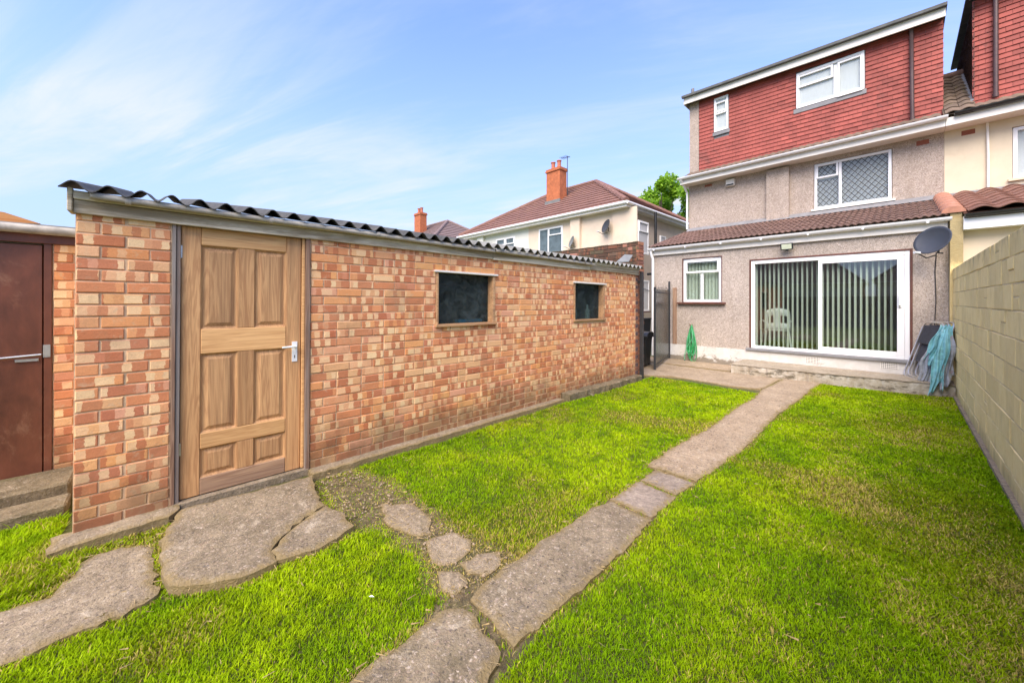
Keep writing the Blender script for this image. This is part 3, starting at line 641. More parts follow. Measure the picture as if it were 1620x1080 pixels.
# door -----------------------------------------------------------------
door = obj('door', None, shed)
D0, D1, DZ0, DZ1 = 0.500, 1.279, 0.028, 2.016
DX = -0.03
def dbox(name, mat, x0, x1, y0, y1, z0, z1, bev=0.004): return bevelled(MB().box(x0, x1, y0, y1, z0, z1).build(name, mat, door), bev)
dbox('stile', m_stile, DX-0.04, DX, D0, D0+0.112, DZ0, DZ1); dbox('stile', m_stile, DX-0.04, DX, D1-0.112, D1, DZ0, DZ1)
ra, rb = D0+0.113, D1-0.113
for (z0, z1, mt) in ((1.885, DZ1, m_rail), (1.075, 1.258, m_rail), (0.368, 0.482, m_rail), (DZ0, 0.150, m_railb)):
    dbox('rail', mt, DX-0.038, DX+0.001, ra, rb, z0, z1)
mc = (D0+D1)/2
for (z0, z1) in ((1.259, 1.884), (0.483, 1.074), (0.151, 0.367)):
    dbox('mullion', m_stile, DX-0.038, DX-0.001, mc-0.055, mc+0.055, z0, z1)
    for (a, b_) in ((ra, mc-0.056), (mc+0.056, rb)):
        # fielded panel: recessed flat, sloped border, raised centre
        r0, r1 = DX-0.020, DX-0.006; e = 0.012; s_ = 0.045
        p = MB(); y0_, y1_ = a, b_
        rings = [[(r1, y0_, z0), (r1, y1_, z0), (r1, y1_, z1), (r1, y0_, z1)],
                 [(r0, y0_+e, z0+e), (r0, y1_-e, z0+e), (r0, y1_-e, z1-e), (r0, y0_+e, z1-e)],
                 [(r0, y0_+e*1.6, z0+e*1.6), (r0, y1_-e*1.6, z0+e*1.6), (r0, y1_-e*1.6, z1-e*1.6), (r0, y0_+e*1.6, z1-e*1.6)],
                 [(r1-0.002, y0_+s_, z0+s_), (r1-0.002, y1_-s_, z0+s_), (r1-0.002, y1_-s_, z1-s_), (r1-0.002, y0_+s_, z1-s_)]]
        for q in rings: p.v += q
        for k in range(3):
            for i in range(4): p.f.append((k*4+i, k*4+(i+1) % 4, k*4+4+(i+1) % 4, k*4+4+i))
        p.f.append((12, 13, 14, 15)); p.build('panel', m_panel, door)
hd = obj('handle', None, door)
hd = MB().box(DX, DX+0.006, 1.212, 1.252, 0.955, 1.125)
hd.tube([(DX+0.006, 1.232, 1.085), (DX+0.045, 1.232, 1.085)], 0.009, 10)
hd.tube([(DX+0.045, 1.236, 1.085), (DX+0.048, 1.20, 1.086), (DX+0.046, 1.13, 1.083)], 0.0085, 10)
for o_ in [q for q in C.objects if q.name == 'handle']: bpy.data.objects.remove(o_)
hd.build('handle', m_whiteplastic, door, smooth=True)
MB().box(DX+0.0062, DX+0.0072, 1.229, 1.235, 0.985, 1.01).build('keyhole', m_black, door)
for z in (0.35, 1.78): MB().box(DX-0.002, DX+0.006, D0-0.006, D0+0.006, z, z+0.09).build('hinge', m_steel, door)
# posts, threshold
def sbox(name, mat, x0, x1, y0, y1, z0, z1, bev=0.003, parent=shed): return bevelled(MB().box(x0, x1, y0, y1, z0, z1).build(name, mat, parent), bev)
sbox('door_post', m_post, -0.09, 0.004, 0.4505, 0.472, 0.0, 2.03); sbox('door_post', m_post, -0.09, -0.008, 0.473, 0.497, 0.0, 2.03)
sbox('door_post', m_rail, -0.09, -0.016, 1.284, 1.306, 0.03, 2.03); sbox('door_post', m_post, -0.09, 0.012, 1.307, 1.343, 0.0, 2.03)
sbox('door_lintel', m_post, -0.09, -0.012, 0.498, 1.283, 2.02, 2.06)
sbox('threshold', m_conc, -0.11, 0.015, 0.4505, 1.34, -0.10, 0.022, 0.006)
# fascia: two old boards, butt jointed
cuts = [-0.004, 3.43, 5.55, WL-0.02]
for i in range(3):
    a, b_ = cuts[i], cuts[i+1]-0.004; dz = (0.0, -0.006, 0.004)[i]
    sbox('fascia_board', m_fascia, 0.003, 0.028, a, b_, 2.012+dz, 2.095+dz, 0.004)
    sbox('fascia_board', m_fascia, 0.010+0.002*i, 0.045, a, b_, 2.097+dz, 2.150+dz, 0.006)
sbox('barge_board', m_fascia, -0.10, 0.047, -0.028, -0.006, 2.02, 2.165, 0.004)
gp = MB().tube([(0.075, 0.07, 2.125), (0.075, 1.2, 2.120), (0.074, 2.4, 2.112), (0.072, 3.40, 2.108)], 0.021, 10)
gp.build('rail_pipe', m_oldgutter, shed, smooth=True)
MB().tube([(0.072, 3.43, 2.115), (0.070, 4.6, 2.11), (0.068, 5.6, 2.102)], 0.021, 10).build('rail_pipe', m_oldgutter, shed, smooth=True)
for y in (0.22, 1.02, 1.9, 3.0, 4.2, 5.3):
    MB().tube([(0.074, y, 2.12), (0.0735, y+0.03, 2.12)], 0.027, 10).build('pipe_clip', m_oldgutter, shed, smooth=True)
MB().box(-0.30, -0.002, 0.0, WL-0.09, 2.062, 2.154).build('sky_gap_filler', m_post, shed)  # added filler, hides sky under the sheets so crest gaps look dark
MB().box(-0.40, -0.34, 0.0, WL-0.09, 2.10, 2.218).build('crest_gap_filler', m_post, shed)  # second added filler, darkens the view through the crest openings
# windows
for h in (H_W1, H_W2):
    a, b_, c, d = h
    wn_ = obj('window', None, shed)
    def wb(nm, mat, *q): return bevelled(MB().box(*q).build(nm, mat, wn_), 0.003)
    wb('frame', m_frame_w, -0.11, 0.012, a+0.001, a+0.028, c+0.03, d-0.028); wb('frame', m_frame_w, -0.11, 0.012, b_-0.040, b_-0.001, c+0.03, d-0.028)
    wb('head', m_whitewood, -0.03, 0.028, a-0.03, b_+0.035, d-0.027, d-0.004); wb('sill', m_frame_w, -0.09, 0.034, a-0.012, b_+0.012, c+0.001, c+0.029)
    pn = MB().box(-0.092, -0.088, a+0.028, b_-0.040, c+0.03, d-0.028).build('pane', m_glassdirty, wn_)
# corrugated roof sheets, rising to the back
def corr(y0, y1, x0, x1, z_at0, slope, pitch=0.149, amp=0.028, th=0.007, k=12, ph=0.0):
    mb = MB(); n = int((y1-y0)/pitch*k)+1
    xs = [x1, (x0+x1)/2, x0]
    for side in (0, 1):
        for i in range(n+1):
            y = y0+(y1-y0)*i/n
            z = z_at0+amp*math.cos(2*math.pi*(y-ph)/pitch)-(th if side else 0)
            for x in xs: mb.v.append((x, y, z+slope*(-x)))
    m_ = 3; s1 = (n+1)*m_
    for i in range(n):
        for j in range(m_-1):
            a = i*m_+j; mb.f.append((a, a+1, a+m_+1, a+m_)); mb.f.append((s1+a, s1+a+m_, s1+a+m_+1, s1+a+1))
        mb.f.append((i*m_, i*m_+m_, s1+i*m_+m_, s1+i*m_)); mb.f.append((i*m_+2, s1+i*m_+2, s1+i*m_+m_+2, i*m_+m_+2))
    for i in (0, n):
        for j in range(m_-1):
            a = i*m_+j; mb.f.append((a, s1+a, s1+a+1, a+1))
    return mb
y = -0.055; i = 0
while y < WL-0.06:
    y2 = min(y+1.043, WL-0.012); dz = rnd.uniform(-0.004, 0.006)
    s_ = corr(y, y2+0.03 if y2 < WL-0.02 else y2, -2.45, 0.115+rnd.uniform(-.012, .012), 2.186+dz+0.004*(i % 2), 0.20, ph=0.0).build('roof_sheet', m_asbestos if i < 3 else m_asb_mid, shed, smooth=True)
    y = y2; i += 1
# foundation strip seen below the bricks
fp = structure(obj('shed_footing', None))
slab('concrete_edge', P_PL, 0.052, m_conc, fp, th=0.1, amp=0.01, bev=0.008)
slab('concrete_edge', P_PL2, 0.035, m_conc, fp, th=0.08, amp=0.008, bev=0.006)
# things on the window ledge inside
def bottle(x, y, z, h, r, lab, mat, grp='plastic bottles on the shed window ledge'):
    t = thing('bottle', lab, 'bottle', (x, y, z), group=grp)
    MB().lathe([(r, 0), (r, h*0.6), (r*0.45, h*0.78), (r*0.4, h*0.85)], 0, 0, 14).build('bottle_body', mat, t, smooth=True)
    MB().lathe([(r*0.5, h*0.85), (r*0.3, h)], 0, 0, 12).build('cap', m_whiteplastic, t, smooth=True)
sh = MB().box(-0.30, -0.095, 5.15, 6.0, 1.172, 1.20); sh.build('ledge', m_frame_w, shed)
sh = MB().box(-0.30, -0.095, 2.63, 3.47, 1.192, 1.215); sh.build('ledge', m_frame_w, shed)
bottle(-3.71, 4.98, 1.20, 0.19, 0.034, 'small pale bottle near the middle of the smaller shed window', m_palesack)
bottle(-3.715, 5.33, 1.20, 0.24, 0.04, 'taller white squeezy bottle at the right of the smaller shed window', m_whiteplastic)
tag(MB().box(-3.76, -3.675, 2.62, 2.98, 1.238, 1.275).build('tray', m_bluep), 'light blue plastic tray lying inside the larger shed window', 'tray')

# loose kerb stones
for (y0, y1, x1, z1, lab) in ((4.42, 4.80, -3.40, 0.115, 'short broken kerb stone nearest the middle of the shed wall'),
                              (4.86, 5.45, -3.39, 0.11, 'long flat kerb stone second in the row along the shed base'),
                              (5.50, 6.05, -3.38, 0.10, 'kerb stone third in the row along the shed base'),
                              (6.08, 6.72, -3.40, 0.085, 'mossy kerb stone at the end of the row beside the black post')):
    s_ = slab('kerb_stone', [(-3.565, y0), (x1, y0+rnd.uniform(-.02, .04)), (x1+rnd.uniform(-.03, .03), y1), (-3.565, y1)], z1, m_mossconc, None, th=0.12, amp=0.02, bev=0.01, rim=False)
    tag(s_, lab, 'kerb stone', 'loose kerb stones along the shed base')
tp = thing('steel_post', 'slim black square post at the far corner of the brick shed', 'post', (-3.49, 6.83, 0))
bevelled(MB().box(-0.03, 0.03, -0.03, 0.03, -0.05, 2.07).build('post_shaft', m_blackmetal, tp), 0.004)
MB().box(-0.08, -0.03, -0.02, 0.02, 1.85, 1.9).build('bracket', m_blackmetal, tp)

# ------------------------------------------------------------------ parapet wall beyond the shed
par = thing('boundary_brick_wall', 'old dark brown brick wall rising above the far end of the shed roof', 'wall')
MB().box(-6.4, -3.585, 6.872, 7.078, -0.05, 2.655).build('mortar_core', m_mortar_old, par)
rows = bond(-6.4, -3.57, 1.98, 9, 0.0758, [])
lay_bricks(rows, m_brick_old, par, 0, lambda q: q[0], to=lambda y, z, x: (y, 6.862-x, z), rotz=-math.pi/2, rest_name='face_bricks')
rows = bond(6.86, 7.09, -0.02, 36, 0.075, [], bl=0.225)
lay_bricks(rows, m_brick_end, par, 0, lambda q: q[0], to=lambda y, z, x: (-3.572+x, y, z), rest_name='end_bricks')
cp = MB()
for i in range(25): cp.box(-6.4+i*0.113, -6.4+i*0.113+0.104, 6.855, 7.095, 2.662, 2.662+rnd.uniform(.010, .022))
stuff(cp.build('coping_bricks', m_brick_old, par))
sp = MB(); sp.v = [(-0.20, -0.15, 0), (0.04, -0.10, 0.0), (0.03, 0.06, 0.13), (-0.15, 0.08, 0.16), (-0.20, -0.15, -0.015), (0.04, -0.10, -0.015), (0.03, 0.06, 0.115), (-0.15, 0.08, 0.145)]
sp.f = [(0, 1, 2, 3), (7, 6, 5, 4), (0, 4, 5, 1), (1, 5, 6, 2), (2, 6, 7, 3), (3, 7, 4, 0)]
tag(sp.build('roof_patch', m_slate, loc=(-3.62, 6.60, 2.26)), 'bent grey sheet lying on the shed roof against the dark brick wall', 'roofing sheet')

# ------------------------------------------------------------------ neighbouring lean-to on the left
lt = thing('brick_outhouse', 'low outhouse with maroon door set back left of the brick shed', 'outhouse')
X = -4.73
MB().box(X-0.1, X-0.012, -0.616, -0.34, 0.0, 1.955).build('mortar_wall', m_mortar, lt)
rows = bond(-0.616, -0.34, 0.10, 25, 0.0745, [], headers=0.35)
lay_bricks(rows, m_brick, lt, 80, lambda q: q[0], to=lambda y, z, x: (X+x, y, z))
dr = obj('door', None, lt)
bevelled(MB().box(X-0.05, X-0.01, -1.55, -0.668, 0.13, 1.945).build('door_leaf', m_maroon, dr), 0.003)
MB().tube([(X+0.012, -0.90, 1.062), (X+0.012, -0.67, 1.075)], 0.008, 8).build('bolt', m_steel, dr, smooth=True)
MB().box(X-0.01, X+0.004, -0.80, -0.685, 1.025, 1.045).build('bolt_plate', m_steel, dr)
bevelled(MB().box(X-0.06, X+0.002, -0.660, -0.618, 0.11, 1.955).build('door_post', m_maroon, lt), 0.003)
MB().box(X+0.002, X+0.010, -0.662, -0.625, 1.05, 1.15).build('catch', m_steel, lt)
bevelled(MB().box(X-0.06, X+0.015, -1.8, -0.34, 1.957, 2.03).build('lintel', m_maroon, lt), 0.003)
MB().tube([(X+0.06, -1.8, 2.068), (X+0.06, -0.42, 2.055)], 0.035, 12).build('gutter', m_oldgutter, lt, smooth=True)
MB().box(X-1.6, X+0.03, -1.8, -0.42, 2.092, 2.105).build('roof_sheet', m_asb_pale, lt)
MB().box(X-0.09, X-0.065, -1.8, -0.62, 0.1, 1.955).build('dark_backing', m_dark, lt)  # dark backing added so no sky shows through the gap at the post
MB().box(X-1.8, X-0.1, -1.8, -1.7, 0.0, 1.95).build('wall', m_mortar, lt)
t_ = MB(); t_.prism([(-1.7, 2.12), (-0.86, 2.12), (-0.70, 2.135), (-0.88, 2.20), (-1.7, 2.20)], X-0.35, X-0.15, 'x')
tag(t_.build('timber_offcut', m_orangewood), 'orange timber offcut lying on the outhouse roof', 'timber')
stp = thing('rough_step', 'two rough mossy blocks stepping up to the maroon door', 'step')
bevelled(MB().box(X-0.01, -4.32, -2.2, -0.48, -0.03, 0.14).build('step_block', m_mossconc, stp), 0.012)
bevelled(MB().box(-4.31, -4.08, -2.2, -0.47, -0.03, 0.065).build('step_block', m_mossconc, stp), 0.012)

# ------------------------------------------------------------------ BLOCK WALL on the right
bw = thing('block_wall', 'tall tan painted concrete block wall along the right of the lawn', 'wall')
BX = 0.593
MB().box(BX+0.004, BX+0.14, -8.8, 9.44, -0.03, 2.02).build('wall_core', m_tanjoint, bw)
MB().box(BX-0.035, BX+0.004, 3.2, 9.42, -0.03, 0.035).build('footing', m_conc, bw)
blk = {}
zt = 2.03; courses = []
for k in range(10):
    hgt = 0.186 if k == 0 else 0.2095
    courses.append((max(zt-hgt, -0.02), zt)); zt -= hgt
far = MB()
for ci, (z0, z1) in enumerate(courses):
    if z1-z0 < 0.03: continue
    y = 9.435
    while y > -8.8:
        l = rnd.choice([0.44, 0.44, 0.44, 0.33, 0.22, 0.29, 0.44, 0.40]); y0 = max(y-l, -8.8)
        parts = [(z0, z1)]
        if l <= 0.23 and rnd.random() < 0.5: parts = [(z0, (z0+z1)/2), ((z0+z1)/2, z1)]
        for a, b_ in parts:
            hy, hz = round((y-y0)/2-0.004-rnd.choice((0, .001, .002)), 4), round((b_-a)/2-0.0038-rnd.choice((0, .001, .002)), 4)
            if y > 3.0:
                key = (round(hy, 3), round(hz, 3))
                if key not in blk:
                    v, f = brick_verts(0.06, hy*2, hz*2, rnd, 0.0018, 0.0045)
                    v = [(-p[0], p[1], p[2]) for p in v]; me = bpy.data.meshes.new('block'); me.from_pydata(v, [], [q[::-1] for q in f]); me.materials.append(m_tan); blk[key] = me
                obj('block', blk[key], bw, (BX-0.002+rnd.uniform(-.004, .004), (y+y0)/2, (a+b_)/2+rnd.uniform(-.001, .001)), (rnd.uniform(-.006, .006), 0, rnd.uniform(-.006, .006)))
            else: far.box(BX, BX+0.05, y0+0.004, y-0.004, a+0.004, b_-0.004)
        y = y0
stuff(far.build('far_blocks', m_tan, bw))
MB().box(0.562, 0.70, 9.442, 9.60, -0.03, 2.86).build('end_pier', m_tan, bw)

# ------------------------------------------------------------------ windows (generic)
def window(parent, P, a, b_, c, d, fr=0.06, vbars=(), sash=(), mat=m_upvc, back=None, inset=0.03, name='window', sill=None, pane_mat=None, bd=0.02, gl=None):
    """P(u,v,d): frame from a..b, c..d. vbars: (u, c, d) mullions. sash: (a,b,c,d) opening lights with their own proud frame"""
    wn_ = obj(name, None, parent)
    def bx(nm, m_, u0, u1, v0, v1, d0, d1, bev=0.004):
        p0 = P(u0, v0, d0); p1 = P(u1, v1, d1)
        q = MB().box(min(p0[0], p1[0]), max(p0[0], p1[0]), min(p0[1], p1[1]), max(p0[1], p1[1]), min(p0[2], p1[2]), max(p0[2], p1[2])).build(nm, m_, wn_)
        if bev: bevelled(q, bev)
        return q
    d0, d1 = inset, inset+0.06
    f = MB()
    def fb(u0, u1, v0, v1, e0, e1):
        p0 = P(u0, v0, e0); p1 = P(u1, v1, e1); f.box(min(p0[0], p1[0]), max(p0[0], p1[0]), min(p0[1], p1[1]), max(p0[1], p1[1]), min(p0[2], p1[2]), max(p0[2], p1[2]))
    fb(a, a+fr, c, d, d0, d1); fb(b_-fr, b_, c, d, d0, d1); fb(a+fr, b_-fr, c, c+fr, d0, d1); fb(a+fr, b_-fr, d-fr, d, d0, d1)
    for (u_, v0, v1) in vbars: fb(u_-fr*0.5, u_+fr*0.5, v0, v1, d0+0.001, d1)
    bevelled(f.build('frame', mat, wn_), 0.004)
    for (u0, u1, v0, v1) in sash:
        s = MB(); f = s; t = fr*0.72
        fb(u0, u0+t, v0, v1, d0-0.018, d0+0.02); fb(u1-t, u1, v0, v1, d0-0.018, d0+0.02); fb(u0+t, u1-t, v0, v0+t, d0-0.018, d0+0.02); fb(u0+t, u1-t, v1-t, v1, d0-0.018, d0+0.02)
        bevelled(s.build('sash', mat, wn_), 0.004)
    bx('pane', gl or m_glass, a+fr*0.5, b_-fr*0.5, c+fr*0.5, d-fr*0.5, d0+0.028, d0+0.032, 0)
    if back: bx('net_curtain', back, a+0.01, b_-0.01, c+0.01, d-0.01, d1+bd, d1+bd+0.01, 0)  # the dark bluish version of this sheet is a painted dim room
    if sill: bx('sill', sill, a-0.06, b_+0.06, c-0.045, c-0.003, -0.055, inset+0.02, 0.004)
    return wn_

# ------------------------------------------------------------------ THE HOUSE
house = thing('terraced_house', 'pebbledashed end house with single storey extension and red tiled loft dormer', 'house')
HX0, HX1, YE, YU = -4.55, 0.555, 9.6, 11.96
OPD = (-2.345, 0.146, 0.43, 2.425); OPW = (-3.82, -2.90, 1.462, 2.56)
mb = MB(); wall_mb(mb, PY(YE), HX0, HX1, 0.40, 2.95, [OPD, OPW], 0.22)
mb.build('wall', m_dash, house)
MB().box(HX0, HX0+0.2, YE+0.22, 18.8, 0.35, 2.95).build('wall', m_dash, house)
MB().box(HX0+0.2, HX1+0.001, YU+0.05, YU+0.2, 0.2, 3.4).build('inner_wall', m_room, house)
MB().box(HX1-0.12, HX1, YE+0.22, YU, 0.2, 2.95).build('inner_wall', m_room, house)
MB().box(HX0+0.2, HX1-0.12, YE+0.22, YU+0.05, 0.25, 0.42).build('inner_floor', m_roomfloor, house)
MB().box(HX0+0.2, HX1-0.12, YE+0.22, YU+0.05, 2.62, 2.66).build('inner_ceiling', m_room, house)
MB().box(HX0-0.012, HX1, YE-0.03, YE+0.1, -0.03, 0.398).build('plinth', m_plinth, house)
MB().box(HX0-0.012, HX0+0.1, YE+0.1, 18.8, -0.03, 0.35).build('plinth', m_plinth, house)
# patio door
pd = obj('patio_door', None, house)
def pb(nm, mt, x0, x1, y0, y1, z0, z1, bev=0.004):
    q = MB().box(x0, x1, y0, y1, z0, z1).build(nm, mt, pd)
    if bev: bevelled(q, bev)
    return q
pb('outer_frame', m_brownframe, -2.344, -2.312, YE-0.012, YE+0.1, 0.432, 2.424); pb('outer_frame', m_brownframe, 0.113, 0.145, YE-0.012, YE+0.1, 0.432, 2.424)
pb('outer_frame', m_brownframe, -2.311, 0.112, YE-0.012, YE+0.1, 2.392, 2.424)
pb('frame', m_upvc, -2.311, -2.245, YE+0.0, YE+0.09, 0.455, 2.391); pb('frame', m_upvc, 0.05, 0.112, YE+0.0, YE+0.09, 0.455, 2.391)
pb('frame', m_upvc, -2.244, 0.049, YE+0.0, YE+0.09, 2.318, 2.391); pb('frame', m_upvc, -2.244, 0.049, YE+0.0, YE+0.09, 0.455, 0.510)
pb('sill', m_lead, -2.40, 0.17, YE-0.07, YE+0.05, 0.402, 0.452)
pb('pane', m_glass, -2.244, -1.09, YE+0.062, YE+0.068, 0.511, 2.317, 0)
fs = obj('sliding_sash', None, pd)
def sb2(x0, x1, z0, z1): bevelled(MB().box(x0, x1, YE+0.004, YE+0.045, z0, z1).build('sash_bar', m_upvc, pd), 0.004)
bpy.data.objects.remove(fs)
sb2(-1.145, -1.085, 0.512, 2.316); sb2(-0.045, 0.048, 0.512, 2.316); sb2(-1.084, -0.046, 2.245, 2.316); sb2(-1.084, -0.046, 0.512, 0.585)
pb('pane', m_glass, -1.084, -0.046, YE+0.022, YE+0.027, 0.586, 2.244, 0)
hb = MB().box(-0.03, 0.014, YE-0.012, YE+0.003, 1.38, 1.64); hb.box(-0.022, 0.002, YE-0.045, YE-0.012, 1.42, 1.44).box(-0.022, 0.002, YE-0.045, YE-0.012, 1.57, 1.59).box(-0.022, 0.002, YE-0.055, YE-0.042, 1.42, 1.59)
bevelled(hb.build('handle', m_whiteplastic, pd), 0.003)
pb('lock', m_black, -0.015, -0.005, YE-0.014, YE-0.0121, 1.375, 1.395, 0)
# extension window
window(house, PY(YE), -3.80, -2.92, 1.472, 2.548, 0.062, vbars=[(-3.36, 1.53, 2.16)], sash=[(-3.75, -2.97, 2.19, 2.50)], name='window')
ww = obj('window_trim', None, house); bpy.data.objects.remove(ww)
for q in ((-3.818, -3.803, 1.50, 2.552), (-2.917, -2.902, 1.50, 2.552), (-3.818, -2.902, 2.5525, 2.565)):
    MB().box(q[0], q[1], YE-0.006, YE+0.05, q[2], q[3]).build('window_trim', m_brownframe, house)
bevelled(MB().box(-3.92, -2.82, YE-0.09, YE+0.03, 1.425, 1.468).build('window_sill', m_brownframe, house), 0.004)
MB().box(-3.62, -3.1, YE+0.008, YE+0.0115, 2.51, 2.53).build('trickle_vent', m_whitewood, house)
# blinds
vb = thing('vertical_blind', 'pale green vertical slat blind hanging behind the sliding patio door', 'blind')
MB().box(-2.28, 0.08, YE+0.135, YE+0.175, 2.332, 2.37).build('head_rail', m_upvc, vb)
sm_ = MB().box(-0.040, 0.040, -0.0015, 0.0015, -1.86, 0).mesh('slat', m_slat)
for i in range(29):
    x = -2.235+i*0.0815
    if x > 0.03: break
    a = R(79) if x < -1.1 else R(70)
    obj('slat', sm_, vb, (x, YE+0.155, 2.33), (0, 0, a+rnd.uniform(-.06, .06)))
vb2 = thing('vertical_blind', 'grey green vertical slat blind behind the small extension window', 'blind')
MB().box(-3.78, -2.94, YE+0.20, YE+0.23, 2.50, 2.53).build('head_rail', m_upvc, vb2)
sm2 = MB().box(-0.045, 0.045, -0.0015, 0.0015, -1.0, 0).mesh('slat', m_slat)
for i in range(11): obj('slat', sm2, vb2, (-3.75+i*0.078, YE+0.15, 2.50), (0, 0, R(62)+rnd.uniform(-.08, .08)))
# white plastic chair and table inside
ch = thing('plastic_chair', 'white plastic chair standing inside behind the left patio door pane', 'chair', (-2.0, 10.35, 0.42), (0, 0, R(200)))
bk = MB()
for i in range(9):
    for j in range(7):
        u_ = -0.24+0.48*i/8; v_ = 0.42+0.5*j/6; wdt = 1-0.12*(j/6)**3
        bk.v.append((u_*wdt, 0.22+0.05*(j/6)-0.04*math.cos(u_*6), v_-0.05*(abs(u_)/0.24)**2*(j/6)))
for i in range(8):
    for j in range(6):
        if j in (2, 3) and i in (1, 2, 5, 6): continue
        a = i*7+j; bk.f.append((a, a+7, a+8, a+1))
o_ = bk.build('backrest', m_whiteplastic, ch, smooth=True); md = o_.modifiers.new('thick', 'SOLIDIFY'); md.thickness = 0.008
bevelled(MB().box(-0.24, 0.24, -0.24, 0.2, 0.40, 0.42).build('seat', m_whiteplastic, ch), 0.008)
for sx in (-1, 1):
    for sy in (-1, 1): MB().tube([(sx*0.21, sy*0.2, 0.40), (sx*0.25, sy*0.25, 0.0)], [0.022, 0.016], 8).build('leg', m_whiteplastic, ch, smooth=True)
    MB().tube([(sx*0.26, -0.22, 0.40), (sx*0.275, -0.2, 0.60), (sx*0.27, 0.0, 0.63), (sx*0.25, 0.2, 0.62)], 0.018, 8).build('arm', m_whiteplastic, ch, smooth=True)
# lower gutter, fascia, downpipe, vents
bevelled(MB().box(HX0-0.05, HX1-0.01, YE-0.06, YE-0.002, 2.70, 2.845).build('fascia', m_whitewood, house), 0.004)
def half_gutter(name, x0, x1, y, z, r, mat, parent, th=0.006):
    mb = MB(); k = 10
    for rr in (r, r-th):
        for x in (x0, x1):
            for i in range(k+1):
                a = math.pi+math.pi*i/k; mb.v.append((x, y+rr*math.cos(a), z+rr*math.sin(a)))
    n = k+1
    for i in range(k): mb.f += [(i, i+1, n+i+1, n+i), (2*n+i, 3*n+i, 3*n+i+1, 2*n+i+1), (i, 2*n+i, 2*n+i+1, i+1), (n+i, n+i+1, 3*n+i+1, 3*n+i)]
    mb.f += [(0, n, 3*n, 2*n), (k, 2*n+k, 3*n+k, n+k)]
    return mb.build(name, mat, parent, smooth=True)
half_gutter('gutter', HX0-0.10, HX1+0.03, YE-0.125, 2.885, 0.062, m_upvc, house)
for i in range(7): MB().box(-4.5+i*0.8, -4.47+i*0.8, YE-0.19, YE-0.06, 2.818, 2.835).build('gutter_bracket', m_upvc, house)
MB().tube([(HX0-0.04, YE-0.125, 2.83), (HX0-0.03, YE-0.09, 2.70), (HX0-0.01, YE-0.055, 2.62), (HX0-0.01, YE-0.055, 0.05)], 0.034, 12).build('downpipe', m_upvc, house, smooth=True)
for (x0, x1, z0, z1) in ((-1.34, -1.11, 0.245, 0.37), (-0.256, -0.03, 0.27, 0.40-0.004)):
    v_ = obj('air_vent', None, house); bpy.data.objects.remove(v_)
    m_ = MB().box(x0, x1, YE-0.036, YE-0.031, z0, z1)
    vt = m_.build('air_vent', m_whitewood, house)
    hh = MB()
    for i in range(9):
        for j in range(4):
            a = x0+0.018+(x1-x0-0.036)*i/8; c = z0+0.018+(z1-z0-0.036)*j/3; hh.box(a-0.006, a+0.006, YE-0.0375, YE-0.0362, c-0.008, c+0.008)
    hh.build('vent_holes', m_dark, vt)
# lean-to roof: ribbed interlocking tiles, each its own
SL = math.atan2(3.64-2.90, YU-(YE-0.16)); RY0 = YE-0.17; RZ0 = 2.905
def rib_tile(wd, ln, amp, waves, th, mat, name='tile', seg=6):
    mb = MB(); n = waves*seg
    for side in (0, 1):
        for j, yy in ((0, 0.0), (1, ln)):
            for i in range(n+1):
                x = -wd/2+wd*i/n
                mb.v.append((x, yy, amp*(0.5+0.5*math.cos(2*math.pi*waves*i/n+math.pi))**0.8*1.0-(th if side else 0)))
    m1 = n+1
    for i in range(n):
        mb.f += [(i, i+1, m1+i+1, m1+i), (2*m1+i, 3*m1+i, 3*m1+i+1, 2*m1+i+1), (i, 2*m1+i, 2*m1+i+1, i+1)]
    mb.f += [(0, m1, 3*m1, 2*m1), (n, 2*m1+n, 3*m1+n, m1+n)]
    return mb.mesh(name, mat, True)
def tile_roof(parent, x0, x1, y0, z0, slope, length, tw, gauge, me, lift=0.022, keep=lambda x, k: True):
    nxt = int(round((x1-x0)/tw)); tw = (x1-x0)/nxt; nr = int(math.ceil(length/gauge))
    for k in range(nr):
        for i in range(nxt):
            x = x0+tw*(i+0.5)
            if not keep(x, k): continue
            yy = y0+k*gauge*math.cos(slope); zz = z0+k*gauge*math.sin(slope)
            obj('roof_tile', me, parent, (x+rnd.uniform(-.002, .002), yy+rnd.uniform(-.006, .006), zz+lift+rnd.uniform(-.002, .002)), (slope-math.atan2(lift, gauge)*0.85, rnd.uniform(-.006, .006), rnd.uniform(-.006, .006)))
t_brown = rib_tile(0.304, 0.36, 0.026, 3, 0.014, m_browntile)
RL = (YU-RY0)/math.cos(SL)
tile_roof(house, HX0-0.10, HX1-0.02, RY0, RZ0, SL, RL-0.02, 0.304, 0.318, t_brown)
mb = MB(); mb.v = [(HX0-0.06, RY0+0.03, RZ0-0.02), (HX1, RY0+0.03, RZ0-0.02), (HX1, YU, RZ0-0.02+(YU-RY0-0.03)*math.tan(SL)), (HX0-0.06, YU, RZ0-0.02+(YU-RY0-0.03)*math.tan(SL)),
                   (HX0-0.06, RY0+0.03, RZ0-0.06), (HX1, RY0+0.03, RZ0-0.06), (HX1, YU, RZ0-0.06), (HX0-0.06, YU, RZ0-0.06)]
mb.f = [(0, 1, 2, 3), (7, 6, 5, 4), (0, 4, 5, 1), (1, 5, 6, 2), (3, 2, 6, 7), (0, 3, 7, 4)]
mb.build('roof_deck', m_whitewood, house)
mb = MB(); mb.v = [(HX0-0.02, YU-0.16, 3.635), (HX1, YU-0.16, 3.635), (HX1, YU-0.012, 3.75), (HX0-0.02, YU-0.012, 3.75)]; mb.f = [(0, 1, 2, 3)]
o_ = mb.build('flashing', m_lead, house); o_.modifiers.new('t', 'SOLIDIFY').thickness = 0.006
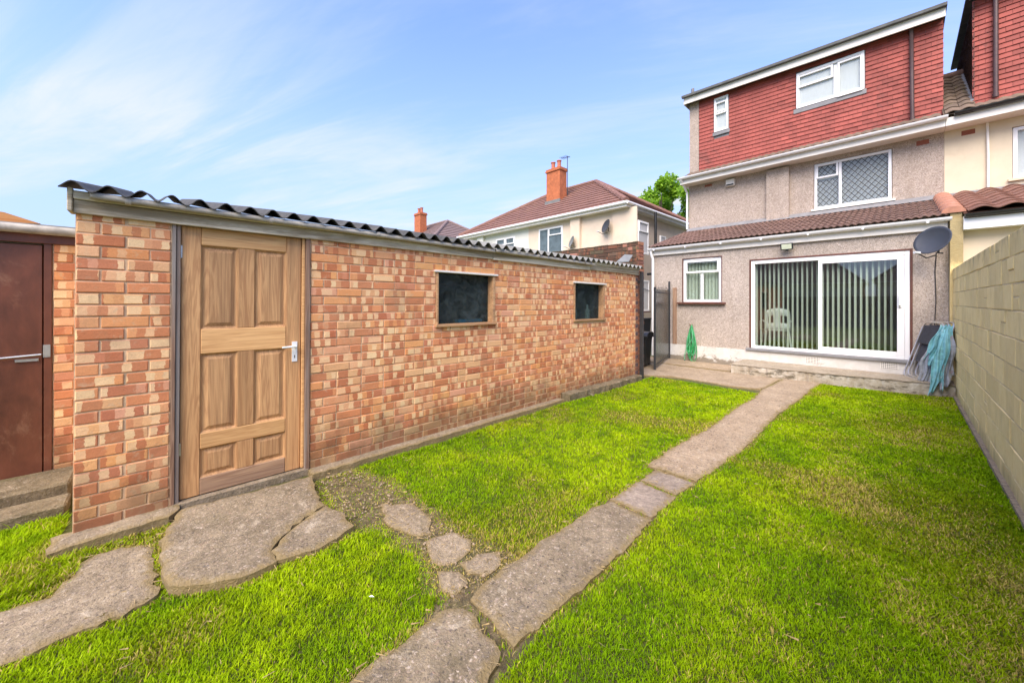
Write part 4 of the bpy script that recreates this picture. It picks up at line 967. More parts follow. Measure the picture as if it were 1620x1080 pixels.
# upper wall
UW = (-1.515, -0.13, 3.79, 4.94)
mb = MB(); wall_mb(mb, PY(YU), HX0, 0.628, 3.0, 5.05, [UW], 0.2); mb.build('wall', m_dash_up, house)
MB().box(HX0, HX0+0.2, YU+0.2, 18.8, 2.95, 5.0).build('wall', m_dash_up, house)
MB().box(HX0+0.02, HX0+0.22, YU+0.001, 18.8, 5.0, 7.62).build('wall', m_dash_up, house)
MB().box(-4.553+0.02, -4.26, YU-0.004, YU+0.25, 5.3, 7.60).build('wall', m_dash_up, house)
MB().box(-2.50, -2.01, YU-0.11, YU+0.01, 3.55, 5.0).build('wall_pier', m_dash_up, house)
uw = window(house, PY(YU), -1.505, -0.14, 3.80, 4.93, 0.055, vbars=[(-1.015, 3.855, 4.875)], sash=[(-1.47, -1.05, 4.56, 4.90)], back=m_net2, gl=m_glassup, inset=0.02)
MB().box(-1.56, -0.08, YU-0.05, YU+0.02, 3.752, 3.795).build('window_sill', m_whitewood, house)
ls = 0.0085
def lattice(parent, x0, x1, z0, z1, y, st=0.115, rise=1.25):
    """leaded diamonds: strips cut to the pane"""
    for sgn in (1, -1):
        k = -40
        while k < 40:
            c = (x0+k*st)
            pts = []
            # line x = c + sgn*(z-z0)/rise
            for z in (z0, z1):
                x = c+sgn*(z-z0)/rise
                if x0 <= x <= x1: pts.append((x, z))
            for x in (x0, x1):
                z = z0+(x-c)*rise*sgn
                if z0 < z < z1: pts.append((x, z))
            if len(pts) >= 2 and math.dist(pts[0], pts[1]) > 0.04:
                (xa, za), (xb, zb) = pts[0], pts[1]; d = Vector((xb-xa, zb-za)).normalized(); n_ = Vector((-d.y, d.x))*ls/1.2
                q = MB().prism([(xa+n_.x, za+n_.y), (xb+n_.x, zb+n_.y), (xb-n_.x, zb-n_.y), (xa-n_.x, za-n_.y)], y+(0.0006 if sgn > 0 else 0), y+0.003, 'y')
                q.build('lead_strip', m_blackmetal, parent)
            k += 1
lattice(uw, -0.985, -0.195, 3.86, 4.87, YU+0.042); lattice(uw, -1.45, -1.045, 3.86, 4.50, YU+0.042); lattice(uw, -1.42, -1.09, 4.61, 4.85, YU+0.042)
# extractor cowl and air bricks
def airbrick(parent, x0, x1, z0, z1, y):
    q = MB().box(x0, x1, y-0.004, y+0.02, z0, z1)
    for i in range(3): q.box(x0+0.006, x1-0.006, y-0.010, y-0.0045, z0+0.01+i*(z1-z0)/3, z0+0.012+(i+0.62)*(z1-z0)/3)
    return q.build('air_brick', m_vent, parent)
airbrick(house, -4.09, -3.89, 4.93, 5.02-0.03, YU); airbrick(house, 0.235, 0.42, 4.87, 4.97, YU)
ex = MB().box(-3.49, -3.27, YU-0.10, YU+0.0, 4.80, 4.985); exo = bevelled(ex.build('extractor_cowl', m_whitewood, house), 0.006)
MB().box(-3.475, -3.285, YU-0.104, YU-0.1005, 4.81, 4.85).build('cowl_slot', m_dark, exo)
# eaves
def ztop(x, z): return z-0.037*(x-0.62)*max(0, (z-5.4))/2.0
bevelled(MB().box(HX0-0.10, 0.628, YU-0.36, YU+0.0, 5.045, 5.075).build('soffit', m_soffit, house), 0.003)
bevelled(MB().box(HX0-0.12, 0.628, YU-0.385, YU-0.362, 5.045, 5.215).build('fascia', m_whitewood, house), 0.003)
half_gutter('gutter', HX0-0.16, 0.66, YU-0.455, 5.235, 0.06, m_upvc, house)
MB().box(HX0-0.12, HX0-0.10, YU-0.37, YU+0.3, 5.045, 5.2).build('fascia', m_whitewood, house)
MB().tube([(HX0-0.07, YU-0.455, 5.18), (HX0-0.05, YU-0.3, 5.05), (HX0-0.035, YU-0.05, 4.85), (HX0-0.035, YU-0.05, 3.72)], 0.032, 12).build('downpipe', m_upvc, house, smooth=True)
t_eave = rib_tile(0.30, 0.40, 0.022, 2, 0.014, m_mosstile)
for i in range(17): obj('roof_tile', t_eave, house, (HX0+0.02+0.30*(i+0.5), YU-0.44, 5.262), (R(26), 0, rnd.uniform(-.01, .01)))
MB().box(HX0, 0.62, YU-0.36, YU+0.1, 5.08, 5.235).build('eaves_core', m_whitewood, house)
# dormer body
MB().box(-4.26, 0.60, YU+0.02, 15.2, 5.2, 7.42).build('dormer_wall', m_lead, house)
DW1 = (-3.835, -3.43, 6.36, 7.31); DW2 = (-1.875, -0.57, 6.385, 7.315)
tl = MB(); tl.v = []
def hung_tile(wd, hgt, th, mat):
    m_ = MB(); h = wd/2-0.002; j = lambda: rnd.uniform(-.0012, .0012)
    m_.v = [(-h, 0.0, 0), (h, 0.0, 0), (h, -th+j(), 0), (-h, -th+j(), 0), (-h, 0.006, hgt), (h, 0.006, hgt), (h, 0.0, hgt), (-h, 0.0, hgt)]
    m_.f = [(0, 1, 2, 3), (7, 6, 5, 4), (3, 2, 6, 7), (0, 4, 5, 1), (1, 5, 6, 2), (0, 3, 7, 4)]
    return m_
tv = [hung_tile(0.165, 0.125, 0.02+0.001*k, m_redtile).mesh('hanging_tile', m_redtile) for k in range(5)]
tiles = []
GA = 0.1
for r in range(21):
    z = 5.42+GA*r
    off = 0.0825 if r % 2 else 0.0
    x = -4.25-off
    while x < 0.62:
        a, b_ = max(x, -4.25), min(x+0.165, 0.622)
        if b_-a > 0.04:
            xc = (a+b_)/2
            for h in (DW1, DW2):
                if h[2]-0.10 < z+0.05 < h[3]+0.02 and a < h[1] and b_ > h[0]:
                    if a < h[0]: b_ = h[0]
                    elif b_ > h[1]: a = h[1]
                    else: b_ = a
            if b_-a > 0.02: tiles.append(((a+b_)/2, z, b_-a))
        x += 0.165
tiles.sort(key=lambda q: -q[0])
rest = MB()
for n_, (x, z, wd) in enumerate(tiles):
    zz = ztop(x, z); 
    if n_ < 300:
        o_ = obj('hanging_tile', tv[rnd.randrange(5)], house, (x, YU+0.0+rnd.uniform(-.002, .0015), zz), (0, 0.018*(z-5.4)/2, rnd.uniform(-.006, .006)))
        if wd < 0.16: o_.scale = (wd/0.165, 1, 1)
    else:
        h_ = hung_tile(wd, 0.125, 0.02, None); n0 = len(rest.v); dy = rnd.uniform(-.002, .0015)
        rest.v += [(p[0]+x, p[1]+YU+dy, p[2]+zz) for p in h_.v]; rest.f += [tuple(n0+i for i in q) for q in h_.f]
stuff(rest.build('hanging_tiles', m_redtile, house))
def PD(y, x0): return lambda u, v, d: (u, y+d, ztop(u, v))
def dormer_window(a, b_, c, d, **k):
    dz = ztop((a+b_)/2, (c+d)/2)-(c+d)/2
    o_ = window(house, PY(YU-0.03), a, b_, c+dz, d+dz, **k); return o_, dz
o_, dz = dormer_window(-3.82, -3.445, 6.37, 7.36, fr=0.055, sash=[(-3.79, -3.475, 6.98, 7.33)], back=m_net, gl=m_glassup, inset=-0.01, bd=-0.018)
MB().box(-3.80, -3.47, YU-0.035, YU+0.02, 6.94+dz, 6.975+dz).build('transom', m_upvc, house)
MB().box(-3.86, -3.41, YU-0.028, YU+0.0, 6.27+dz, 6.366+dz).build('lead_apron', m_lead, house)
o_, dz = dormer_window(-1.86, -0.585, 6.40, 7.30, fr=0.06, vbars=[(-1.10, 6.46, 7.24)], sash=[(-1.83, -1.14, 6.96, 7.27), (-1.06, -0.615, 6.43, 7.27)], back=m_net, gl=m_glassup, inset=-0.01, bd=-0.018)
MB().box(-1.80, -1.14, YU-0.035, YU+0.02, 6.915+dz, 6.955+dz).build('transom', m_upvc, house)
MB().box(-1.92, -0.55, YU-0.028, YU+0.0, 6.29+dz, 6.396+dz).build('lead_apron', m_lead, house)
# dormer roof edge, slightly out of level
def slant(nm, mt, x0, x1, y0, y1, z0, z1, f=-0.037):
    mb = MB().box(x0, x1, y0, y1, z0, z1); mb.v = [(p[0], p[1], p[2]+f*(p[0]-0.62)) for p in mb.v]; return bevelled(mb.build(nm, mt, house), 0.004)
slant('fascia', m_whitewood, -4.62, 0.64, YU-0.22, YU-0.19, 7.37, 7.55, -0.034)
slant('soffit', m_dark, -4.58, 0.62, YU-0.189, YU+0.1, 7.43, 7.455, -0.034)  # near-black colour paints in the shading under the dormer fascia
slant('flat_roof', m_darkroof, -4.62, 0.66, YU-0.20, 15.3, 7.552, 7.60, -0.034)
slant('dormer_gutter', m_darkroof, -4.66, 0.66, YU-0.31, YU-0.222, 7.545, 7.615, -0.034)
slant('fascia', m_whitewood, -4.64, -4.621, YU-0.2, 15.3, 7.37, 7.55, -0.034)
MB().tube([(-4.42, YU-0.05, 7.75), (-4.42, YU-0.05, 8.02)], 0.045, 12).build('vent_stack', m_lead, house, smooth=True)
MB().tube([(0.16, YU-0.16, 7.52), (0.16, YU-0.09, 7.42), (0.165, YU-0.085, 6.4), (0.175, YU-0.085, 5.44)], 0.036, 12).build('downpipe', m_brownpipe, house, smooth=True)
MB().tube([(0.175, YU-0.085, 5.42), (0.175, YU-0.085, 5.50)], 0.042, 12).build('pipe_shoe', m_brownpipe, house, smooth=True)
# ridge between the two lean-tos
mb = MB()
for k in range(7):
    y0 = RY0+0.02+k*0.37; z0 = RZ0+0.045+k*0.37*math.tan(SL)
    q = MB()
    for j in (0, 1):
        for i in range(9):
            a = math.pi*i/8; rr = 0.125+0.012*j*0+(0.010 if j == 0 else 0)
            q.v.append((0.60+rr*math.cos(a), y0+j*0.40, z0+j*0.40*math.tan(SL)+rr*math.sin(a)*0.8))
    for i in range(8): q.f.append((i, i+1, 9+i+1, 9+i))
    q.f.append(tuple(range(9)))
    q.build('ridge_tile', m_ridge, house, smooth=True)
MB().box(0.565, 0.69, RY0+0.05, 9.59, 2.862, 2.95).build('mortar_bed', m_tan, house)
# patio step
st = MB()
zt_ = 0.195
st.v = [(-2.42, 9.568, -.03), (-2.44, 8.60, -.03), (-1.3, 8.66, -.03), (0.585, 8.93, -.03), (0.585, 9.568, -.03)]
n_ = 5; st.v += [(p[0]+(0.03 if i == 1 else 0), p[1]+(0.02 if i in (1, 2, 3) else 0), zt_) for i, p in enumerate(st.v[:5])]
st.f = [(5, 6, 7, 8, 9)]+[(i, (i+1) % 5, 5+(i+1) % 5, 5+i) for i in range(5)]
st_o = thing('patio_step', 'long low concrete step with flaking whitewash below the patio door', 'step')
st_top = slab('step_top', [(-2.44, 9.568), (-2.45, 8.62), (-1.3, 8.66), (0.585, 8.93), (0.585, 9.568)], 0.20, m_step, st_o, th=0.02, amp=0.012, bev=0.006, rim=False)
slab('step_front', [(-2.435, 9.567), (-2.44, 8.615), (-1.3, 8.67), (0.583, 8.94), (0.583, 9.567)], 0.179, m_stepfront, st_o, th=0.21, amp=0.016, bev=0.01, rim=False)

# wall fixtures -------------------------------------------------------
fl = thing('floodlight', 'small black floodlight with motion sensor above the patio door', 'floodlight', (-1.64, YE, 2.58))
bevelled(MB().box(-0.105, 0.105, -0.13, -0.08, 0.01, 0.145).build('lamp_body', m_black, fl, rot=(R(12), 0, 0)), 0.006)
MB().box(-0.085, 0.085, -0.134, -0.1305, 0.028, 0.13).build('lens', m_lens, fl, rot=(R(12), 0, 0))
MB().box(-0.02, 0.02, -0.08, 0.0, 0.03, 0.07).build('bracket', m_black, fl); MB().lathe([(0.0, -0.045), (0.022, -0.035), (0.026, -0.01), (0.018, 0.006)], 0, -0.10, 12).build('sensor', m_black, fl, smooth=True)
def dish(loc, rz, lab, size=0.2, tilt=22, rest=True, mat=m_dish):
    t = thing('satellite_dish', lab, 'satellite dish', loc, (0, 0, rz))
    mb = MB(); K, S_ = 7, 28
    mb.v.append((0, -0.14, 0))
    for k in range(1, K+1):
        r = k/K
        for j in range(S_):
            a = 2*math.pi*j/S_; mb.v.append((size*1.08*r*math.cos(a), -0.14-0.055*r*r*(size/0.2), size*r*math.sin(a)))
    for j in range(S_): mb.f.append((0, 1+j, 1+(j+1) % S_))
    for k in range(K-1):
        for j in range(S_): mb.f.append((1+k*S_+j, 1+(k+1)*S_+j, 1+(k+1)*S_+(j+1) % S_, 1+k*S_+(j+1) % S_))
    o_ = mb.build('reflector', mat, t, smooth=True, rot=(R(-tilt), 0, 0)); o_.modifiers.new('t', 'SOLIDIFY').thickness = 0.006
    s = size/0.2
    MB().tube([(0, -0.12, -0.16*s), (0, -0.25*s, -0.20*s), (0, -0.40*s, -0.13*s)], 0.011, 8).build('feed_arm', m_black, t, smooth=True)
    MB().tube([(0, -0.36*s, -0.13*s), (0, -0.44*s, -0.125*s)], [0.024, 0.02], 10).build('receiver', m_palesack, t, smooth=True)
    MB().tube([(0, -0.14, 0), (0, -0.07, 0.0), (0, -0.07, -0.15), (0, 0.0, -0.15)], 0.016, 8).build('mount', m_black, t, smooth=True)
    return t
dish((0.47, 9.32, 2.435), R(-38), 'dark grey satellite dish on the pebbledash beside the tan block wall', 0.235, 18)
cb = MB().tube([(0.42, YE-0.012, 2.33), (0.405, YE-0.012, 2.0), (0.415, YE-0.012, 1.5), (0.395, YE-0.012, 1.0), (0.40, YE-0.012, 0.42)], 0.006, 6)
tag(cb.build('cable', m_black, smooth=True), 'black cable running down the wall below the grey satellite dish', 'cable')
bt = bevelled(MB().box(-4.05, -3.95, YE-0.028, YE-0.003, 0.40, 1.84).build('wall_batten', m_battenw), 0.004)
tag(bt, 'brown timber batten fixed upright on the wall beside the mesh gate', 'batten')
# gate
gt = thing('mesh_gate', 'tall open side gate with smoky see-through panel and black frame', 'gate', (-4.10, 9.50, 0), (0, 0, math.atan2(-1.77, 0.44)))
GWd = 1.80
bevelled(MB().box(0.0, 0.045, -0.022, 0.022, 0.04, 2.0).build('hinge_post', m_blackmetal, gt), 0.003)
bevelled(MB().box(GWd-0.04, GWd, -0.022, 0.022, -0.0+0.02, 1.80).build('frame_upright', m_blackmetal, gt), 0.003)
for z in (0.10, 1.68): MB().box(0.045, GWd-0.04, -0.012, 0.012, z, z+0.025).build('frame_rail', m_blackmetal, gt)
MB().box(0.045, GWd-0.04, -0.003, 0.003, 0.05, 1.76).build('panel', m_gatepanel, gt)
for z in (0.42, 0.55, 1.45, 1.75): MB().box(-0.03, 0.10, -0.03, -0.012, z, z+0.035).build('hinge', m_blackmetal, gt)
sp = MB()
for i in range(34):
    x = 0.06+i*0.05; sp.tube([(x, 0, 1.76), (x+rnd.uniform(-.03, .03), rnd.uniform(-.02, .02), 1.80+rnd.uniform(0, .05))], 0.0025, 4)
sp.build('wire_spikes', m_blackmetal, gt)
# bin and sack
bn = thing('rubbish_bin', 'black rubbish bin with lid half hidden between shed end and gate', 'bin', (-4.18, 8.05, 0.01), (0, 0, R(12)))
b_m = MB(); b_m.v = [(-.19, -.22, .04), (.19, -.22, .04), (.19, .22, .04), (-.19, .22, .04), (-.24, -.27, .70), (.24, -.27, .70), (.24, .27, .70), (-.24, .27, .70)]
b_m.f = [(0, 3, 2, 1), (4, 5, 6, 7), (0, 1, 5, 4), (1, 2, 6, 5), (2, 3, 7, 6), (3, 0, 4, 7)]
bevelled(b_m.build('bin_body', m_black, bn), 0.02, 2)
MB().box(-.26, .26, -.29, .29, .655, .70).build('rim', m_black, bn)
ld = MB(); K = 8
for i in range(K+1):
    a = math.pi*i/K; ld.v += [(-0.26, -0.30*math.cos(a), 0.705+0.09*math.sin(a)), (0.26, -0.30*math.cos(a), 0.705+0.09*math.sin(a))]
for i in range(K): ld.f.append((2*i, 2*i+1, 2*i+3, 2*i+2))
ld.f.append(tuple(range(0, 2*K+2, 2))); ld.f.append(tuple(range(2*K+1, 0, -2)))
ld.build('lid', m_black, bn, smooth=True)
MB().tube([(-.2, .31, .74), (.2, .31, .74)], 0.018, 8).build('handle', m_black, bn, smooth=True)
for sx in (-.17, .17): MB().tube([(sx-.02, .22, .07), (sx+.02, .22, .07)], 0.07, 12).build('wheel', m_black, bn, smooth=True)
sk = MB(); rs = random.Random(3)
for k, (r, z) in enumerate([(0.18, 0), (0.24, 0.12), (0.25, 0.3), (0.22, 0.48), (0.16, 0.62), (0.06, 0.70), (0.09, 0.78)]):
    for j in range(16):
        a = 2*math.pi*j/16; q = r*(1+rs.uniform(-.08, .08)); sk.v.append((q*math.cos(a), q*math.sin(a), z))
for k in range(6):
    for j in range(16): sk.f.append((k*16+j, k*16+(j+1) % 16, (k+1)*16+(j+1) % 16, (k+1)*16+j))
sk.f.append(tuple(range(15, -1, -1)))
tag(sk.build('sack', m_palesack, smooth=True, loc=(-5.15, 9.3, 0.02)), 'pale grey tied sack behind the black bin in the side passage', 'sack')
sk2 = thing('rubbish_bin', 'second dark bin standing far back in the side passage', 'bin', (-5.35, 10.3, 0))
o_ = obj('bin_body', bpy.data.objects['bin_body'].data, sk2, (0, 0, 0)); o_.scale = (1, 1, 1.35)
MB().box(-.26, .26, -.29, .29, .95, 1.0).build('lid', m_black, sk2)
# hose
hs = thing('garden_hose', 'green garden hose hung in long loops on the pebbledash wall', 'hose', (-3.57, YE-0.02, 0))
rs = random.Random(11)
for k in range(14):
    pts = []; wdt = rs.uniform(0.03, 0.22); bot = rs.uniform(0.01, 0.30); ox = rs.uniform(-0.05, 0.05); oy = -0.02-0.004*k
    top = 0.90+rs.uniform(-.02, .02)
    for i in range(28):
        t = 2*math.pi*i/28; s_ = (1-math.cos(t))/2
        pts.append((math.sin(t)*wdt*(0.25+0.75*s_)*(1.0)+ox*s_+rs.uniform(-.004, .004), oy-0.01*math.sin(t*2+k)-0.02*s_, top+(bot-top)*s_))
    MB().tube(pts, 0.0085, 6, closed=True).build('loop', m_hose if k % 3 else m_hose2, hs, smooth=True)
MB().tube([(0.01, -0.05, 0.88), (0.06, -0.1, 0.6), (-0.10, -0.10, 0.35), (-0.15, -0.09, 0.12), (-0.13, -0.12, 0.035)], 0.0085, 6).build('loose_end', m_hose2, hs, smooth=True)
MB().tube([(-0.13, -0.12, 0.04), (-0.125, -0.13, 0.0)], 0.016, 8).build('nozzle', m_black, hs, smooth=True)
MB().tube([(0, 0.02, 0.92), (0, -0.13, 0.90), (0, -0.16, 0.94)], 0.010, 8).build('hook', m_battenw, hs, smooth=True)
# folded chairs leaning on the block wall
def folded(x, y, lean, yaw, lab):
    t = thing('folding_chair', lab, 'folding chair', (x, y, 0.205), (0, lean, yaw), 'folded garden chairs leaning on the block wall')
    for k, (dx, wd_, z0, z1) in enumerate(((0.0, 0.25, 0.0, 0.98), (0.035, 0.22, 0.03, 0.80))):
        pts = []; r = 0.09
        cs = [(-wd_, z0, 180, 270), (wd_, z0, 270, 360), (wd_, z1, 0, 90), (-wd_, z1, 90, 180)]
        for (cy, cz, a0, a1) in cs:
            ccy = cy-math.copysign(r, cy); ccz = cz+r if cz == z0 else cz-r
            for i in range(5):
                a = R(a0+(a1-a0)*i/4); pts.append((dx, ccy+r*math.cos(a), ccz+r*math.sin(a)))
        MB().tube(pts, 0.0125, 8, closed=True).build('tube_frame', m_alu, t, smooth=True)
    MB().box(-0.004, 0.004, -0.215, 0.215, 0.60, 0.92).build('backrest', m_seatfab, t)
    MB().box(0.034, 0.042, -0.18, 0.18, 0.30, 0.62).build('seat', m_seatfab, t)
    MB().tube([(-0.03, -0.26, 0.45), (-0.035, -0.26, 0.75)], 0.016, 8).build('armrest', m_seatfab, t, smooth=True)
folded(0.13, 9.22, R(17), R(24), 'leftmost folded aluminium chair with black fabric near the patio door')
folded(0.21, 9.24, R(15.5), R(22), 'folded aluminium chair between the leftmost one and the turquoise towel')
folded(0.29, 9.26, R(14), R(20), 'folded aluminium chair mostly hidden behind the turquoise towel')
def cloth(name, mat, lab, x0, x1, y, ztp, zb, seed, over=0.12, lean=0.28, amp=0.03, frq=16):
    rs = random.Random(seed); nu, nv = 30, 36; mb = MB(); ph = [rs.uniform(0, 6.28) for _ in range(6)]
    for i in range(nu+1):
        u_ = i/nu; edge = zb+0.10*math.sin(u_*5+ph[0])+0.05*math.sin(u_*13+ph[1])
        for j in range(nv+1):
            v_ = j/nv
            z = ztp+(edge-ztp)*v_
            pinch = 0.70+0.30*min(1, v_*2.5)
            xc = (x0+x1)/2; x = xc+(u_-0.5)*(x1-x0)*pinch-lean*(1-(z/ztp))*0.35*0+lean*(z-0.6)
            fold = amp*(0.3+v_)*(math.sin(u_*frq+ph[2]+1.5*v_)+0.5*math.sin(u_*frq*2.1+ph[3]))
            yy = y+fold-0.10*math.sin(min(1, v_*3)*math.pi/2)
            zz = z-0.03*abs(math.sin(u_*9+ph[4]))*(1-v_)
            mb.v.append((x+0.012*math.sin(v_*9+u_*5), yy, zz))
    for i in range(nu):
        for j in range(nv): a = i*(nv+1)+j; mb.f.append((a, a+nv+1, a+nv+2, a+1))
    o_ = mb.build(name, mat, smooth=True); m_ = o_.modifiers.new('t', 'SOLIDIFY'); m_.thickness = 0.006
    return tag(o_, lab, 'towel', 'towels drying over the folded chairs')
cloth('towel', m_turq, 'turquoise patterned towel draped over the folded chairs', 0.26, 0.46, 9.02, 1.13, 0.52, 1, amp=0.018, frq=22)
cloth('towel', m_turq, 'long turquoise towel hanging lowest, down to the step', 0.36, 0.50, 8.93, 1.08, 0.10, 5, amp=0.018, frq=17, lean=0.12)
cloth('towel', m_pinktowel, 'grey and pink towel hanging nearest the block wall', 0.43, 0.57, 8.96, 1.0, 0.22, 9, amp=0.02, lean=0.05, frq=12)
cloth('towel', m_pinktowel, 'grey striped cloth hanging behind the long turquoise towel', 0.24, 0.52, 9.10, 0.8, 0.25, 12, amp=0.02, lean=0.15, frq=20)

# ------------------------------------------------------------------ attached house on the right
nb = thing('cream_house', 'cream rendered attached house with black gutters at the right edge', 'house')
NX1 = 6.2
NW = (1.49, 3.1, 3.86, 4.86)
mb = MB(); wall_mb(mb, PY(YU+0.004), 0.632, NX1, 3.0, 5.05, [NW], 0.2); mb.build('wall', m_cream, nb)
window(nb, PY(YU+0.004), 1.50, 3.09, 3.87, 4.85, 0.06, vbars=[(2.3, 3.93, 4.79)], back=m_net, gl=m_glassup, inset=0.03)
MB().box(1.44, 3.15, YU-0.05, YU+0.03, 3.815, 3.858).build('window_sill', m_cream, nb)
airbrick(nb, 0.862, 1.04, 4.89, 4.985, YU+0.004)
bevelled(MB().box(0.632, NX1, YU-0.36, YU+0.0, 5.045, 5.075).build('soffit', m_soffit, nb), 0.003)
bevelled(MB().box(0.632, NX1, YU-0.385, YU-0.362, 5.045, 5.205).build('fascia', m_whitewood, nb), 0.003)
half_gutter('gutter', 0.74, NX1, YU-0.45, 5.255, 0.055, m_black, nb)
MB().tube([(1.19, YU-0.03, 5.04), (1.20, YU-0.03, 4.4), (1.20, YU-0.03, 3.72)], 0.02, 10).build('overflow_pipe', m_whitewood, nb, smooth=True)
MB().box(0.66, NX1, YE-0.0, YE+0.2, 0.0, 2.72).build('extension_wall', m_cream, nb)
bevelled(MB().box(0.705, NX1, YE-0.20, YE-0.175, 2.65, 2.83).build('fascia', m_upvc, nb), 0.003)
MB().box(0.705, NX1, YE-0.174, YE-0.001, 2.65, 2.665).build('soffit', m_upvc, nb)
MB().box(0.70, 0.7045, YE-0.20, YE+0.2, 2.65, 2.86).build('box_end', m_upvc, nb)
half_gutter('gutter', 0.71, NX1, YE-0.255, 2.885, 0.05, m_black, nb)
t_pan = rib_tile(0.30, 0.40, 0.05, 1, 0.016, m_terra, seg=12)
tile_roof(nb, 0.74, 3.14, RY0-0.10, RZ0+0.02, SL, RL+0.05, 0.30, 0.33, t_pan)
mb = MB(); mb.v = [(0.70, RY0-0.05, RZ0-0.0), (NX1, RY0-0.05, RZ0-0.0), (NX1, YU, 3.60), (0.70, YU, 3.60)]; mb.f = [(0, 1, 2, 3)]; mb.build('roof_deck', m_terra, nb)
mb = MB(); mb.v = [(0.64, YU-0.15, 3.645), (NX1, YU-0.15, 3.645), (NX1, YU-0.008, 3.74), (0.64, YU-0.008, 3.74)]; mb.f = [(0, 1, 2, 3)]
o_ = mb.build('flashing', m_lead, nb); o_.modifiers.new('t', 'SOLIDIFY').thickness = 0.006
# its dormer
MB().box(1.03, NX1, YU+0.02, 15.4, 5.2, 7.55).build('dormer_wall', m_lead, nb)
tiles = []
for r in range(21):
    z = 5.44+GA*r; x = 1.0-(0.0825 if r % 2 else 0)
    while x < NX1:
        a, b_ = max(x, 1.0), min(x+0.165, NX1)
        if b_-a > 0.04: tiles.append(((a+b_)/2, z, b_-a))
        x += 0.165
tiles.sort(key=lambda q: q[0]); rest = MB()
for n_, (x, z, wd) in enumerate(tiles):
    if n_ < 150:
        o_ = obj('hanging_tile', tv[rnd.randrange(5)], nb, (x, YU+rnd.uniform(-.002, .0015), z), (0, 0, rnd.uniform(-.006, .006)))
        if wd < 0.16: o_.scale = (wd/0.165, 1, 1)
    else:
        h_ = hung_tile(wd, 0.125, 0.02, None); n0 = len(rest.v)
        rest.v += [(p[0]+x, p[1]+YU, p[2]+z) for p in h_.v]; rest.f += [tuple(n0+i for i in q) for q in h_.f]
stuff(rest.build('hanging_tiles', m_redtile, nb))
ck = MB()
for r in range(22):
    z = 5.40+GA*r; yy = YU+0.03
    while yy < 15.3:
        h_ = hung_tile(0.165, 0.125, 0.02, None); n0 = len(ck.v)
        ck.v += [(1.025+p[1], yy-p[0]+(0.08 if r % 2 else 0), p[2]+z) for p in h_.v]; ck.f += [tuple(n0+i for i in q) for q in h_.f]
        yy += 0.165
stuff(ck.build('cheek_tiles', m_cheek, nb))
bevelled(MB().box(0.95, NX1, YU-0.22, YU-0.19, 7.52, 7.72).build('fascia', m_whitewood, nb), 0.003)
MB().box(0.93, NX1, YU-0.24, 15.5, 7.722, 7.78).build('flat_roof', m_darkroof, nb)
MB().tube([(1.285, YU-0.085, 7.6), (1.285, YU-0.085, 6.6), (1.285, YU-0.085, 5.50)], 0.036, 12).build('downpipe', m_brownpipe, nb, smooth=True)
MB().tube([(1.285, YU-0.085, 5.49), (1.285, YU-0.085, 5.56)], 0.042, 12).build('pipe_shoe', m_brownpipe, nb, smooth=True)
t_moss = rib_tile(0.19, 0.30, 0.03, 1, 0.014, m_mosstile, seg=8)
tile_roof(nb, 0.62, 1.01, YU-0.42, 5.27, R(36), 2.6, 0.19, 0.26, t_moss)
for i in range(10): obj('roof_tile', t_eave, nb, (1.15+0.30*i, YU-0.42, 5.275), (R(26), 0, 0))
mb = MB(); k = math.tan(R(36)); mb.v = [(0.60, YU-0.40, 5.26), (1.03, YU-0.40, 5.26), (1.03, 13.65, 5.26+(13.65-YU+0.4)*k), (0.60, 13.65, 5.26+(13.65-YU+0.4)*k)]; mb.f = [(0, 1, 2, 3)]; mb.build('roof_deck', m_mosstile, nb)
mb = MB(); mb.v = [(0.93, YU-0.1, 5.26+0.33*k), (1.015, YU-0.1, 5.30+0.33*k), (1.015, 13.65, 5.33+(13.65-YU+0.4)*k), (0.93, 13.65, 5.29+(13.65-YU+0.4)*k)]; mb.f = [(0, 1, 2, 3)]
o_ = mb.build('lead_soaker', m_lead, nb); o_.modifiers.new('t', 'SOLIDIFY').thickness = 0.01
MB().tube([(0.62, 13.68, 6.84), (1.02, 13.68, 6.84)], 0.10, 10).build('ridge_tile', m_browntile, nb, smooth=True)

